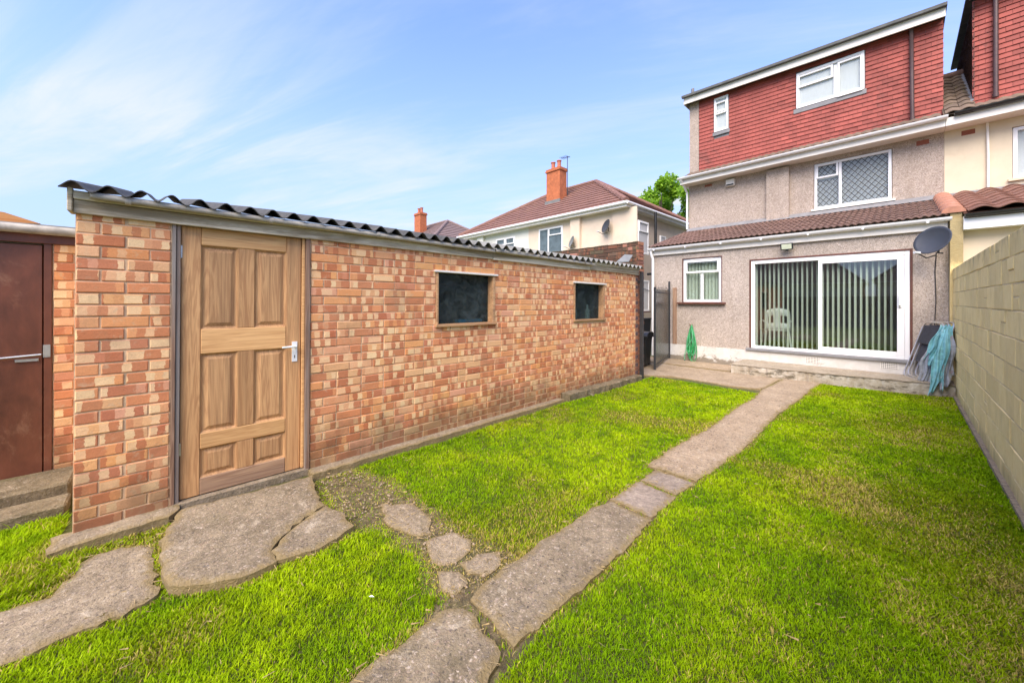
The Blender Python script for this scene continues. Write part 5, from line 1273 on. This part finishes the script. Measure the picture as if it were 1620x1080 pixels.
# ------------------------------------------------------------------ hipped houses
def hip_house(name, label, x0, x1, y0, d, eave, rise, wallm, roofm, ch_at, chz, base=True, front=True, rows=13, split=None):
    h = thing(name, label, 'house')
    ov = 0.3; a0, a1, b0, b1 = x0, x1, y0, y0+d; run = d/2
    R0 = (a0+run, (b0+b1)/2, eave+rise); R1 = (a1-run, (b0+b1)/2, eave+rise)
    if split:
        mb = MB().box(split, a1-ov, b0+ov, b1-ov, -0.03, eave-0.02); mb.build('wall', wallm, h)
        MB().box(a0+ov, split-0.004, b0+ov+0.004, b1-ov, -0.03, eave-0.02).build('wall', m_whiterender, h)
    else: MB().box(a0+ov, a1-ov, b0+ov, b1-ov, -0.03, eave-0.02).build('wall', wallm, h)
    MB().box(a0+0.02, a1-0.02, b0+0.02, b1-0.02, eave-0.16, eave-0.135).build('soffit', m_whitewood, h)
    f = MB().box(a0, a1, b0-0.02, b0, eave-0.16, eave).box(a0, a1, b1, b1+0.02, eave-0.16, eave).box(a0-0.02, a0, b0-0.02, b1+0.02, eave-0.16, eave).box(a1, a1+0.02, b0-0.02, b1+0.02, eave-0.16, eave)
    f.build('fascia', m_whitewood, h)
    for (p, q) in (((a0-0.1, b0-0.07, eave-0.01), (a1+0.07, b0-0.07, eave-0.01)), ((a1+0.07, b0-0.07, eave-0.01), (a1+0.07, b1+0.1, eave-0.01))):
        MB().tube([p, q], 0.06, 10).build('gutter', m_upvc, h, smooth=True)
    # four slopes in overlapping courses
    cor = [(a0-0.06, b0-0.06), (a1+0.06, b0-0.06), (a1+0.06, b1+0.06), (a0-0.06, b1+0.06)]
    tops = [R0, R1, R1, R0]; tops2 = [R1, R1, R0, R0]
    for s_ in range(4):
        A = Vector((*cor[s_], eave)); B = Vector((*cor[(s_+1) % 4], eave)); TA = Vector({0: R0, 1: R1, 2: R1, 3: R0}[s_]); TB = Vector({0: R1, 1: R1, 2: R0, 3: R0}[s_])
        mb = MB(); nrm = (B-A).cross(TA-A).normalized(); th = 0.045
        for r in range(rows):
            t0, t1 = r/rows, (r+1)/rows
            p0, p1 = A.lerp(TA, t0)+nrm*th, B.lerp(TB, t0)+nrm*th; q0, q1 = A.lerp(TA, t1)+nrm*0.004, B.lerp(TB, t1)+nrm*0.004
            b0_, b1_ = p0-nrm*th, p1-nrm*th
            mb.quad(tuple(p0), tuple(p1), tuple(q1), tuple(q0)); mb.quad(tuple(b0_), tuple(b1_), tuple(p1), tuple(p0))
        stuff(mb.build('roof_slope', roofm, h))
    # ridge and hips as half-round tiles
    for (p, q) in ((R0, R1), ((a0, b0, eave+0.05), R0), ((a1, b0, eave+0.05), R1), ((a1, b1, eave+0.05), R1), ((a0, b1, eave+0.05), R0)):
        p = Vector(p); q = Vector(q); n_ = max(2, int((q-p).length/0.42)); mb = MB()
        for i in range(n_): mb.tube([tuple(p.lerp(q, i/n_)+Vector((0, 0, 0.02))), tuple(p.lerp(q, (i+1)/n_)+Vector((0, 0, 0.03)))], [0.13, 0.115], 8)
        stuff(mb.build('ridge_tiles', roofm, h, smooth=False))
    cx, cy = ch_at; c_ = obj('chimney', None, h)
    MB().box(cx-0.45, cx+0.45, cy-0.28, cy+0.28, eave, chz-0.16).build('stack', m_chim, c_)
    MB().box(cx-0.50, cx+0.50, cy-0.33, cy+0.33, chz-0.16, chz-0.08).box(cx-0.47, cx+0.47, cy-0.30, cy+0.30, chz-0.08, chz).build('cap_course', m_chim, c_)
    zr = eave+rise*(cy-0.28-b0)/run
    for k, dx in enumerate((-0.22, 0.18)): MB().lathe([(0.12, chz), (0.12, chz+0.1), (0.10, chz+0.12), (0.10, chz+0.36), (0.13, chz+0.38), (0.13, chz+0.42)], cx+dx, cy, 14).build('chimney_pot', m_pot, c_, smooth=True)
    fl_ = MB(); fl_.box(cx-0.50, cx+0.50, cy-0.36, cy-0.281, zr-0.05, zr+0.14); fl_.build('chimney_flashing', m_slate, c_)
    return h
n1h = hip_house('semi_detached_house', 'peach and white rendered pair of houses with red hipped roof beyond the shed', -17.9, -7.16, 12.8, 7.9, 5.23, 2.55, m_cream2, m_farroof, (-12.53, 15.2), 8.42, split=-12.55)
window(n1h, PY(13.1), -11.86, -10.42, 3.60, 4.88, 0.07, vbars=[(-11.27, 3.6, 4.88)], sash=[(-11.24, -10.46, 4.50, 4.85)], back=m_pane_dark, inset=-0.03, bd=-0.04)
cu = MB().box(-11.0, -10.75, 13.094, 13.0975, 3.67, 4.5); 
window(n1h, PY(13.1), -14.95, -13.49, 3.60, 4.78, 0.07, vbars=[(-14.2, 3.6, 4.78)], sash=[(-14.9, -14.24, 4.42, 4.75), (-14.17, -13.54, 4.42, 4.75)], back=m_pane_dark, inset=-0.03, bd=-0.04)
MB().box(-9.91, -9.42, 12.95, 13.11, 0, 5.08).build('wall_pier', m_cream2, n1h)
MB().box(-7.9, -7.46+0.6-0.002, 13.05, 13.11, 0, 5.08).build('wall_pier', m_cream2, n1h)
MB().box(-16.4, -15.9, 12.95, 13.11, 0, 5.08).build('wall_pier', m_whiterender, n1h)
window(n1h, lambda u, v, d: (-6.86-0.6*0+0.0-d-0.6*0, u, v), 12.82+0.3, 13.95, 3.3, 4.56, 0.06, vbars=[], sash=[(13.16, 13.9, 4.14, 4.52)], back=m_net, gl=m_glassup, inset=-0.03, bd=-0.04)
window(n1h, lambda u, v, d: (-6.86-d, u, v), 15.0, 15.5, 3.75, 4.2, 0.05, back=m_net, gl=m_glassup, inset=-0.03, bd=-0.04)
MB().tube([(-6.78, 14.42, 5.05), (-6.78, 14.42, 0.0)], 0.055, 10).build('downpipe', m_black, n1h, smooth=True)
MB().tube([(-6.84, 13.05, 3.0), (-6.80, 13.1, 2.4), (-6.82, 13.4, 2.0), (-6.83, 14.0, 1.9)], 0.010, 6).build('cable', m_black, n1h, smooth=True)
MB().tube([(-6.86, 13.9, 2.55), (-6.70, 13.9, 2.55)], 0.05, 10).build('flue', m_black, n1h, smooth=True)
window(n1h, lambda u, v, d: (-6.86-d, u, v), 13.3, 14.0, 1.1, 2.3, 0.06, back=m_net, gl=m_glassup, inset=-0.03, bd=-0.04, sill=m_brownframe)
dish((-8.0, 13.05, 4.42), R(-30), 'grey satellite dish high on the peach house near its corner', 0.27, 18, mat=m_dish)
dish((-9.62, 12.95, 3.98), R(-35), 'grey satellite dish on the peach house pier beside its window', 0.25, 18, mat=m_slate)
ae = thing('tv_aerial', 'thin rooftop television aerial beside the orange chimney', 'aerial', (-12.0, 15.45, 7.0))
MB().tube([(0, 0, 0), (0, 0, 2.05)], 0.018, 6).build('mast', m_blackmetal, ae)
MB().tube([(-0.35, -0.1, 2.0), (0.12, 0.05, 2.0)], 0.014, 6).build('boom', m_blackmetal, ae)
for i in range(6): MB().tube([(-0.33+i*0.08, -0.25, 2.0), (-0.33+i*0.08, 0.15, 2.0)], 0.007, 4).build('element', m_blackmetal, ae)
n2h = hip_house('semi_detached_house', 'distant house with grey brown hipped roof and orange chimney above the shed roof', -31.0, -20.45, 12.4, 7.8, 5.23, 2.45, m_cream2, m_farroof2, (-26.0, 14.9), 8.35)
# front walls and roof mass of our terrace behind the dormers
for (a, b_, nm, p) in ((-4.55, 0.62, 'terrace', house), (0.63, NX1, 'terrace2', nb)):
    MB().box(a+0.02, b_, 18.6, 18.8, 0, 5.1).build('street_wall', m_cream, p)
    q = MB(); q.v = [(a+0.02, 15.3, 7.50), (b_, 15.3, 7.45), (b_, 19.1, 5.1), (a+0.02, 19.1, 5.1)]; q.f = [(0, 1, 2, 3)]; q.build('street_roof', m_browntile, p)

# ------------------------------------------------------------------ tree
def tree(loc, h, rad, seed, lab, n=9000):
    rs = random.Random(seed); t = thing('broadleaf_tree', lab, 'tree', loc)
    tr_ = MB().tube([(0, 0, 0), (0.1, 0, h*0.3), (0.05, 0.1, h*0.6), (0, 0, h*0.85)], [0.3, 0.24, 0.15, 0.05], 10)
    tr_.build('trunk', m_bark, t, smooth=True)
    cl = []
    for k in range(34):
        a = rs.uniform(0, 6.28); e = rs.uniform(-0.5, 1.3); r = rad*rs.uniform(0.45, 1.0)
        c = (r*math.cos(a)*math.cos(e), r*math.sin(a)*math.cos(e), h*0.66+r*math.sin(e)*0.85); cl.append((c, rs.uniform(0.35, 0.8)))
        if k < 16: MB().tube([(0, 0, h*0.45), (c[0]*0.5, c[1]*0.5, (h*0.45+c[2])/2+0.2), c], [0.09, 0.05, 0.02], 6).build('limb', m_bark, t)
    V = []; F = []
    for i in range(n):
        c, r = cl[rs.randrange(len(cl))]
        d = Vector((rs.gauss(0, 1), rs.gauss(0, 1), rs.gauss(0, 1))).normalized()*r*rs.uniform(0.3, 1.05); p = Vector(c)+d
        s = rs.uniform(0.07, 0.16); u_ = Vector((rs.gauss(0, 1), rs.gauss(0, 1), rs.gauss(0, .6))).normalized(); v_ = u_.orthogonal().normalized(); n0 = len(V)
        V += [tuple(p-u_*s), tuple(p+v_*s*0.55), tuple(p+u_*s), tuple(p-v_*s*0.55+Vector((0, 0, -s*.2)))]; F.append((n0, n0+1, n0+2, n0+3))
    mb = MB(); mb.v = V; mb.f = F; stuff(mb.build('crown', m_leaf, t))
tree((-11.9, 26, 0), 10.2, 4.0, 4, 'bright green leafy tree behind the peach house roof', 30000)

# ------------------------------------------------------------------ the garden behind the camera (mirrored in the patio door)
rf = thing('rear_fence', 'brown board fence across the far end of the garden, mirrored in the door glass', 'fence')
fb_ = MB().box(0, 0.138, -0.02, 0.0, 0, 1.75).mesh('board', m_fence)
for i in range(38): obj('board', fb_, rf, (-5.0+i*0.148, -8.9, 0), (0, 0, 0))
MB().box(-5.0, 0.6, -8.98, -8.92, 1.3, 1.38).build('rail', m_fence, rf)
hip_house('rear_house', 'dark roofed pair of houses beyond the end of the garden', -22.0, -3.0, -50, 9, 3.8, 4.0, m_cream, m_farroof2, (-14, -45), 8.6)
hip_house('rear_house', 'brown roofed pair of houses at the far right beyond the garden', -2.3, 16.0, -50, 9, 3.8, 4.0, m_cream2, m_farroof2, (7, -45), 8.6)

# ------------------------------------------------------------------ GRASS
rng = np.random.default_rng(5)
def vnoise(x, y, s, seed):
    r = np.random.default_rng(seed); G = r.random((64, 64)); xi = x*s; yi = y*s; a = np.floor(xi).astype(int); b_ = np.floor(yi).astype(int); fx = xi-a; fy = yi-b_
    fx = fx*fx*(3-2*fx); fy = fy*fy*(3-2*fy)
    g = lambda i, j: G[i % 64, j % 64]
    return (g(a, b_)*(1-fx)+g(a+1, b_)*fx)*(1-fy)+(g(a, b_+1)*(1-fx)+g(a+1, b_+1)*fx)*fy
def fbm(x, y, s, seed): return (vnoise(x, y, s, seed)+0.5*vnoise(x, y, s*2.1, seed+1)+0.25*vnoise(x, y, s*4.3, seed+2))/1.75
CF, SF = 0.6906, 0.7235
def field(x0, x1, y0, y1, dens_f, dmax):
    n = int((x1-x0)*(y1-y0)*dmax); x = rng.uniform(x0, x1, n); y = rng.uniform(y0, y1, n)
    depth = -SF*x+CF*y; lat = CF*x+SF*y
    keep = rng.random(n) < dens_f(x, y, depth)/dmax
    vis = (depth > 0.9) & (np.abs(lat) < 1.45*depth+0.35)
    return x[keep & vis], y[keep & vis]
def dens(x, y, d): return np.clip(34000*(2.0/np.maximum(d, 0.5))**1.25, 5500, 34000)
xs, ys = field(-4.9, 0.57, -1.9, 8.95, dens, 34000)
# sparse cover outside the frame and behind, seen in mirrors and from the side
n = 26000; xb = rng.uniform(-3.4, 0.57, n); yb = rng.uniform(-8.8, 1.0, n); db = -SF*xb+CF*yb; lb = CF*xb+SF*yb; k = ~((db > 0.9) & (np.abs(lb) < 1.45*db+0.35)); 
xs = np.concatenate([xs, xb[k]]); ys = np.concatenate([ys, yb[k]])
hard = [P_F1, P_F2, P_F3, P_F4, P_F5, P_PA, P_B1, P_B2, P_L, P_PL]+P_ST
STEP = [(-2.45, 9.6), (-2.45, 8.60), (-1.3, 8.66), (0.60, 8.93), (0.6, 9.6)]
D = np.full(xs.shape, 9.0)
for p in hard+[STEP]: D = np.minimum(D, dpoly(xs, ys, p))
SOIL = [(-2.86, 0.94), (-3.40, 0.97), (-3.38, 1.22), (-3.05, 1.36), (-2.60, 1.38), (-2.15, 1.39), (-1.85, 1.42), (-1.55, 1.50), (-1.52, 1.06), (-1.80, 1.12), (-2.174, 1.15), (-2.40, 1.10), (-2.50, 0.96)]
nx, ny = 120, 370
g = MB()
for i in range(nx+1):
    for j in range(ny+1):
        x = -5.0+5.9*i/nx; y = -8.9+18.6*j/ny
        g.v.append((x, y, 0.006*math.sin(x*3.1+y*1.3)+0.005*math.sin(y*4.7-x*2)-0.012))
for i in range(nx):
    for j in range(ny):
        a = i*(ny+1)+j; g.f.append((a, a+ny+1, a+ny+2, a+1))
so_ = structure(g.build('soil', m_soil, smooth=True)); gv = np.array(g.v); gd = np.full(len(gv), 9.0)
for p in hard: gd = np.minimum(gd, dpoly(gv[:, 0], gv[:, 1], p))
gb = np.clip((0.10-gd)/0.10, 0, 1); gb = np.maximum(gb, np.clip((0.14-dpoly(gv[:, 0], gv[:, 1], SOIL))/0.14, 0, 1))
so_.data.attributes.new('bare', 'FLOAT', 'POINT').data.foreach_set('value', gb.astype(np.float32))
Ds = dpoly(xs, ys, SOIL)+0.07*(fbm(xs, ys, 7, 41)-0.5)*2
wallx = np.where(ys < 7.0, -3.46, -9.0)
left_zone = (ys < -0.45)
ok = (D > -0.022+0.055*(fbm(xs, ys, 10, 3)-0.42)) & ((xs > -3.44) | (left_zone & (xs > -4.06)))
ok &= ~((xs < -3.40) & (ys > -0.45) & (ys < 7.1))
ok &= ~((ys > 7.1) & (xs < -1.6))
bare = np.clip((0.05-Ds)/0.10, 0, 1); ok &= rng.random(xs.shape) > bare*0.82
JN = [[(-1.57, 0.90), (-1.10, 0.93), (-1.12, 1.22), (-1.57, 1.25)], [(-1.53, 2.35), (-1.17, 2.35), (-1.17, 2.55), (-1.53, 2.55)], [(-1.53, 3.10), (-1.16, 3.10), (-1.16, 3.30), (-1.53, 3.30)]]
for jn in JN: ok &= ~(inpoly(xs, ys, jn) & (rng.random(xs.shape) > 0.12))
wl = np.clip((0.045-(0.593-xs))/0.04, 0, 1); ok &= rng.random(xs.shape) > wl*0.8
dryn = fbm(xs, ys, 1.3, 21); thin = np.clip((dryn-0.60)/0.18, 0, 1)
ok &= rng.random(xs.shape) > thin*0.15
xs, ys, D, Ds, dryn = xs[ok], ys[ok], D[ok], Ds[ok], dryn[ok]; n = len(xs)
dist = np.hypot(xs, ys); f1 = fbm(xs, ys, 2.4, 8); f2 = fbm(xs, ys, 9, 15); f3 = fbm(xs, ys, 0.9, 33)
far_ = np.clip((dist-2.0)/6.0, 0, 1)
h = (0.013+0.011*rng.random(n)+0.009*(f2-0.5))*(1+0.35*(f1-0.4)); h = np.where(rng.random(n) < 0.03, h*1.6, h)
h *= np.where(Ds < 0.08, 0.55, 1.0); h *= np.where((xs > -3.45) & (xs < -3.30) & (ys > 1.5), 1.35, 1.0); h *= np.where(xs > 0.48, 1.3, 1.0); h *= np.where((xs < -3.1) & (ys < -0.3), 1.7, 1.0)
wd = (0.0014+0.0013*rng.random(n))*(1+1.4*far_)
az = rng.uniform(0, 2*np.pi, n)+1.6*fbm(xs, ys, 5, 51); ln = h*(0.30+0.75*rng.random(n)); ca, sa = np.cos(az), np.sin(az)
gz = 0.006*np.sin(xs*3.1+ys*1.3)+0.005*np.sin(ys*4.7-xs*2)-0.014
yaw = az+np.pi/2+rng.uniform(-.6, .6, n); wx, wy = np.cos(yaw)*wd, np.sin(yaw)*wd
V = np.empty((n, 5, 3), np.float32)
V[:, 0] = np.stack([xs-wx, ys-wy, gz], 1); V[:, 1] = np.stack([xs+wx, ys+wy, gz], 1)
mx_, my_ = xs+ca*ln*0.35, ys+sa*ln*0.35
V[:, 2] = np.stack([mx_+wx*.85, my_+wy*.85, gz+h*0.62], 1); V[:, 3] = np.stack([mx_-wx*.85, my_-wy*.85, gz+h*0.62], 1)
V[:, 4] = np.stack([xs+ca*ln, ys+sa*ln, gz+h*(0.85+0.25*rng.random(n))], 1)
base = np.arange(n)[:, None]*5
quads = (base+np.array([[0, 1, 2, 3]])); tris = (base+np.array([[3, 2, 4]]))
loops = np.concatenate([quads, tris], 1).ravel().astype(np.int32)
me = bpy.data.meshes.new('grass'); me.vertices.add(n*5); me.vertices.foreach_set('co', V.ravel())
me.loops.add(n*7); me.loops.foreach_set('vertex_index', loops); me.polygons.add(n*2)
st_ = np.empty(n*2, np.int32); st_[0::2] = np.arange(n)*7; st_[1::2] = np.arange(n)*7+4
me.polygons.foreach_set('loop_start', st_)
try:
    tt = np.empty(n*2, np.int32); tt[0::2] = 4; tt[1::2] = 3; me.polygons.foreach_set('loop_total', tt)
except Exception: pass
me.update(calc_edges=True)
green = np.array([0.205, 0.365, 0.003]); lime = np.array([0.40, 0.545, 0.006]); deep = np.array([0.10, 0.22, 0.003]); straw = np.array([0.44, 0.36, 0.10]); olive = np.array([0.24, 0.22, 0.008])
r_ = rng.random(n)
t = np.clip((f1-0.28)*1.9+0.35*(rng.random(n)-0.5), 0, 1)[:, None]; col = green*(1-t)+lime*t
t = np.clip((0.50-f2)*3.2, 0, 1)[:, None]*0.65; col = col*(1-t)+deep*t
side = np.clip((xs+0.75)/0.7, 0, 1)*np.clip((8.0-ys)/3, 0, 1); col = col*(1-0.10*side[:, None])
t = np.clip((dryn-0.50)*3.2+side*0.30, 0, 0.7)[:, None]*rng.random(n)[:, None]; col = col*(1-t)+olive*t
pdry = 0.012+np.clip((dryn-0.60)*2.0, 0, 0.32)+0.40*np.clip((0.05-D)/0.05, 0, 1)+0.45*np.clip((0.12-Ds)/0.12, 0, 1)+0.04*(f2 > 0.55)+side*np.clip((f1-0.42)*2, 0, 0.4)
dm = r_ < pdry; col[dm] = straw*(0.7+0.6*rng.random((dm.sum(), 1)))
f4 = fbm(xs, ys, 22, 61); col *= (0.76+0.48*rng.random((n, 1)))*(0.82+0.40*f4[:, None])
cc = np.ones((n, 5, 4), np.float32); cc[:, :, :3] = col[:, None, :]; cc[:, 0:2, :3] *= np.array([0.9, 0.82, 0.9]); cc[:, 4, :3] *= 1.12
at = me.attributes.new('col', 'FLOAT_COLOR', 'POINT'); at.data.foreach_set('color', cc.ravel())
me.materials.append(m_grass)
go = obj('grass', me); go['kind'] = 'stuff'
print('blades', n)
# straw and clippings on bare soil and path edges
nst = 3600; sx = rng.uniform(-3.4, 0.5, nst*6); sy = rng.uniform(-0.5, 7.0, nst*6)
Dd = np.full(sx.shape, 9.0)
for p in hard[:5]+hard[6:]: Dd = np.minimum(Dd, np.abs(dpoly(sx, sy, p)))
w_ = np.clip(1-Dd/0.05, 0, 1)*0.8+np.clip(0.05-dpoly(sx, sy, SOIL), 0, 0.1)*5+0.02
k = rng.random(sx.shape) < w_; sx, sy = sx[k][:nst], sy[k][:nst]; mb = MB()
for x, y in zip(sx, sy):
    a = rnd.uniform(0, 6.28); l = rnd.uniform(.006, .024); c, s_ = math.cos(a), math.sin(a); z = 0.012+rnd.uniform(0, .022); w2 = 0.001
    mb.quad((x-c*l-s_*w2, y-s_*l+c*w2, z), (x-c*l+s_*w2, y-s_*l-c*w2, z), (x+c*l+s_*w2, y+s_*l-c*w2, z+rnd.uniform(-.004, .008)), (x+c*l-s_*w2, y+s_*l+c*w2, z+rnd.uniform(-.004, .008)))
m_straw = simple('dry_straw', (0.34, 0.25, 0.12), 0.8, 0.4, 30, 40, 0)
stuff(mb.build('dry_clippings', m_straw))
# broad-leaved weeds
m_weed = simple('weed_leaf', (0.075, 0.16, 0.006), 0.5, 0.2, 30, 40, 0)
def weed(x, y, r, k, lab):
    mb = MB()
    for i in range(k):
        a = 6.28*i/k+rnd.uniform(-.3, .3); l = r*rnd.uniform(.7, 1.1); c, s_ = math.cos(a), math.sin(a); w2 = l*0.16; n0 = len(mb.v); z0 = 0.01
        z1 = 0.026+rnd.uniform(0, .018)
        mb.v += [(x, y, z0), (x+c*l*.5-s_*w2, y+s_*l*.5+c*w2, z1), (x+c*l, y+s_*l, z1*0.75), (x+c*l*.5+s_*w2, y+s_*l*.5-c*w2, z1), (x+c*l*.55, y+s_*l*.55, z1-0.008)]
        mb.f += [(n0, n0+4, n0+1), (n0, n0+3, n0+4), (n0+1, n0+4, n0+2), (n0+4, n0+3, n0+2)]
    tag(mb.build('dandelion_weed', m_weed), lab, 'weed')
for (x, y, r, k, lab) in ((-3.30, 6.9, 0.08, 11, 'small green weed tuft at the foot of the black post'),):
    weed(x, y, r, k, lab)
CL = MB()
for i in range(520):
    x, y = rnd.uniform(-3.4, -1.5), rnd.uniform(0.9, 1.5)
    if not inpoly(np.array([x]), np.array([y]), SOIL)[0]: continue
    q = rnd.uniform(.003, .011); n0 = len(CL.v); j = lambda: rnd.uniform(.6, 1.3)*q
    CL.v += [(x-j(), y, 0), (x+j(), y, 0), (x, y-j(), 0), (x, y+j(), 0), (x, y, j()*0.8), (x, y, -q)]; CL.f += [tuple(n0+k for k in f) for f in ((0, 2, 4), (2, 1, 4), (1, 3, 4), (3, 0, 4), (2, 0, 5), (1, 2, 5), (3, 1, 5), (0, 3, 5))]
stuff(CL.build('soil_crumbs', m_conc_patio))
pt = MB(); pt.v = [(0, 0, 0.030), (0.012, 0.002, 0.034), (0.024, 0.018, 0.032), (0.008, 0.012, 0.035)]; pt.f = [(0, 1, 2, 3)]
tag(pt.build('fallen_petal', m_whiteplastic, loc=(-1.83, 0.76, 0)), 'single white petal lying on the near left lawn', 'petal')
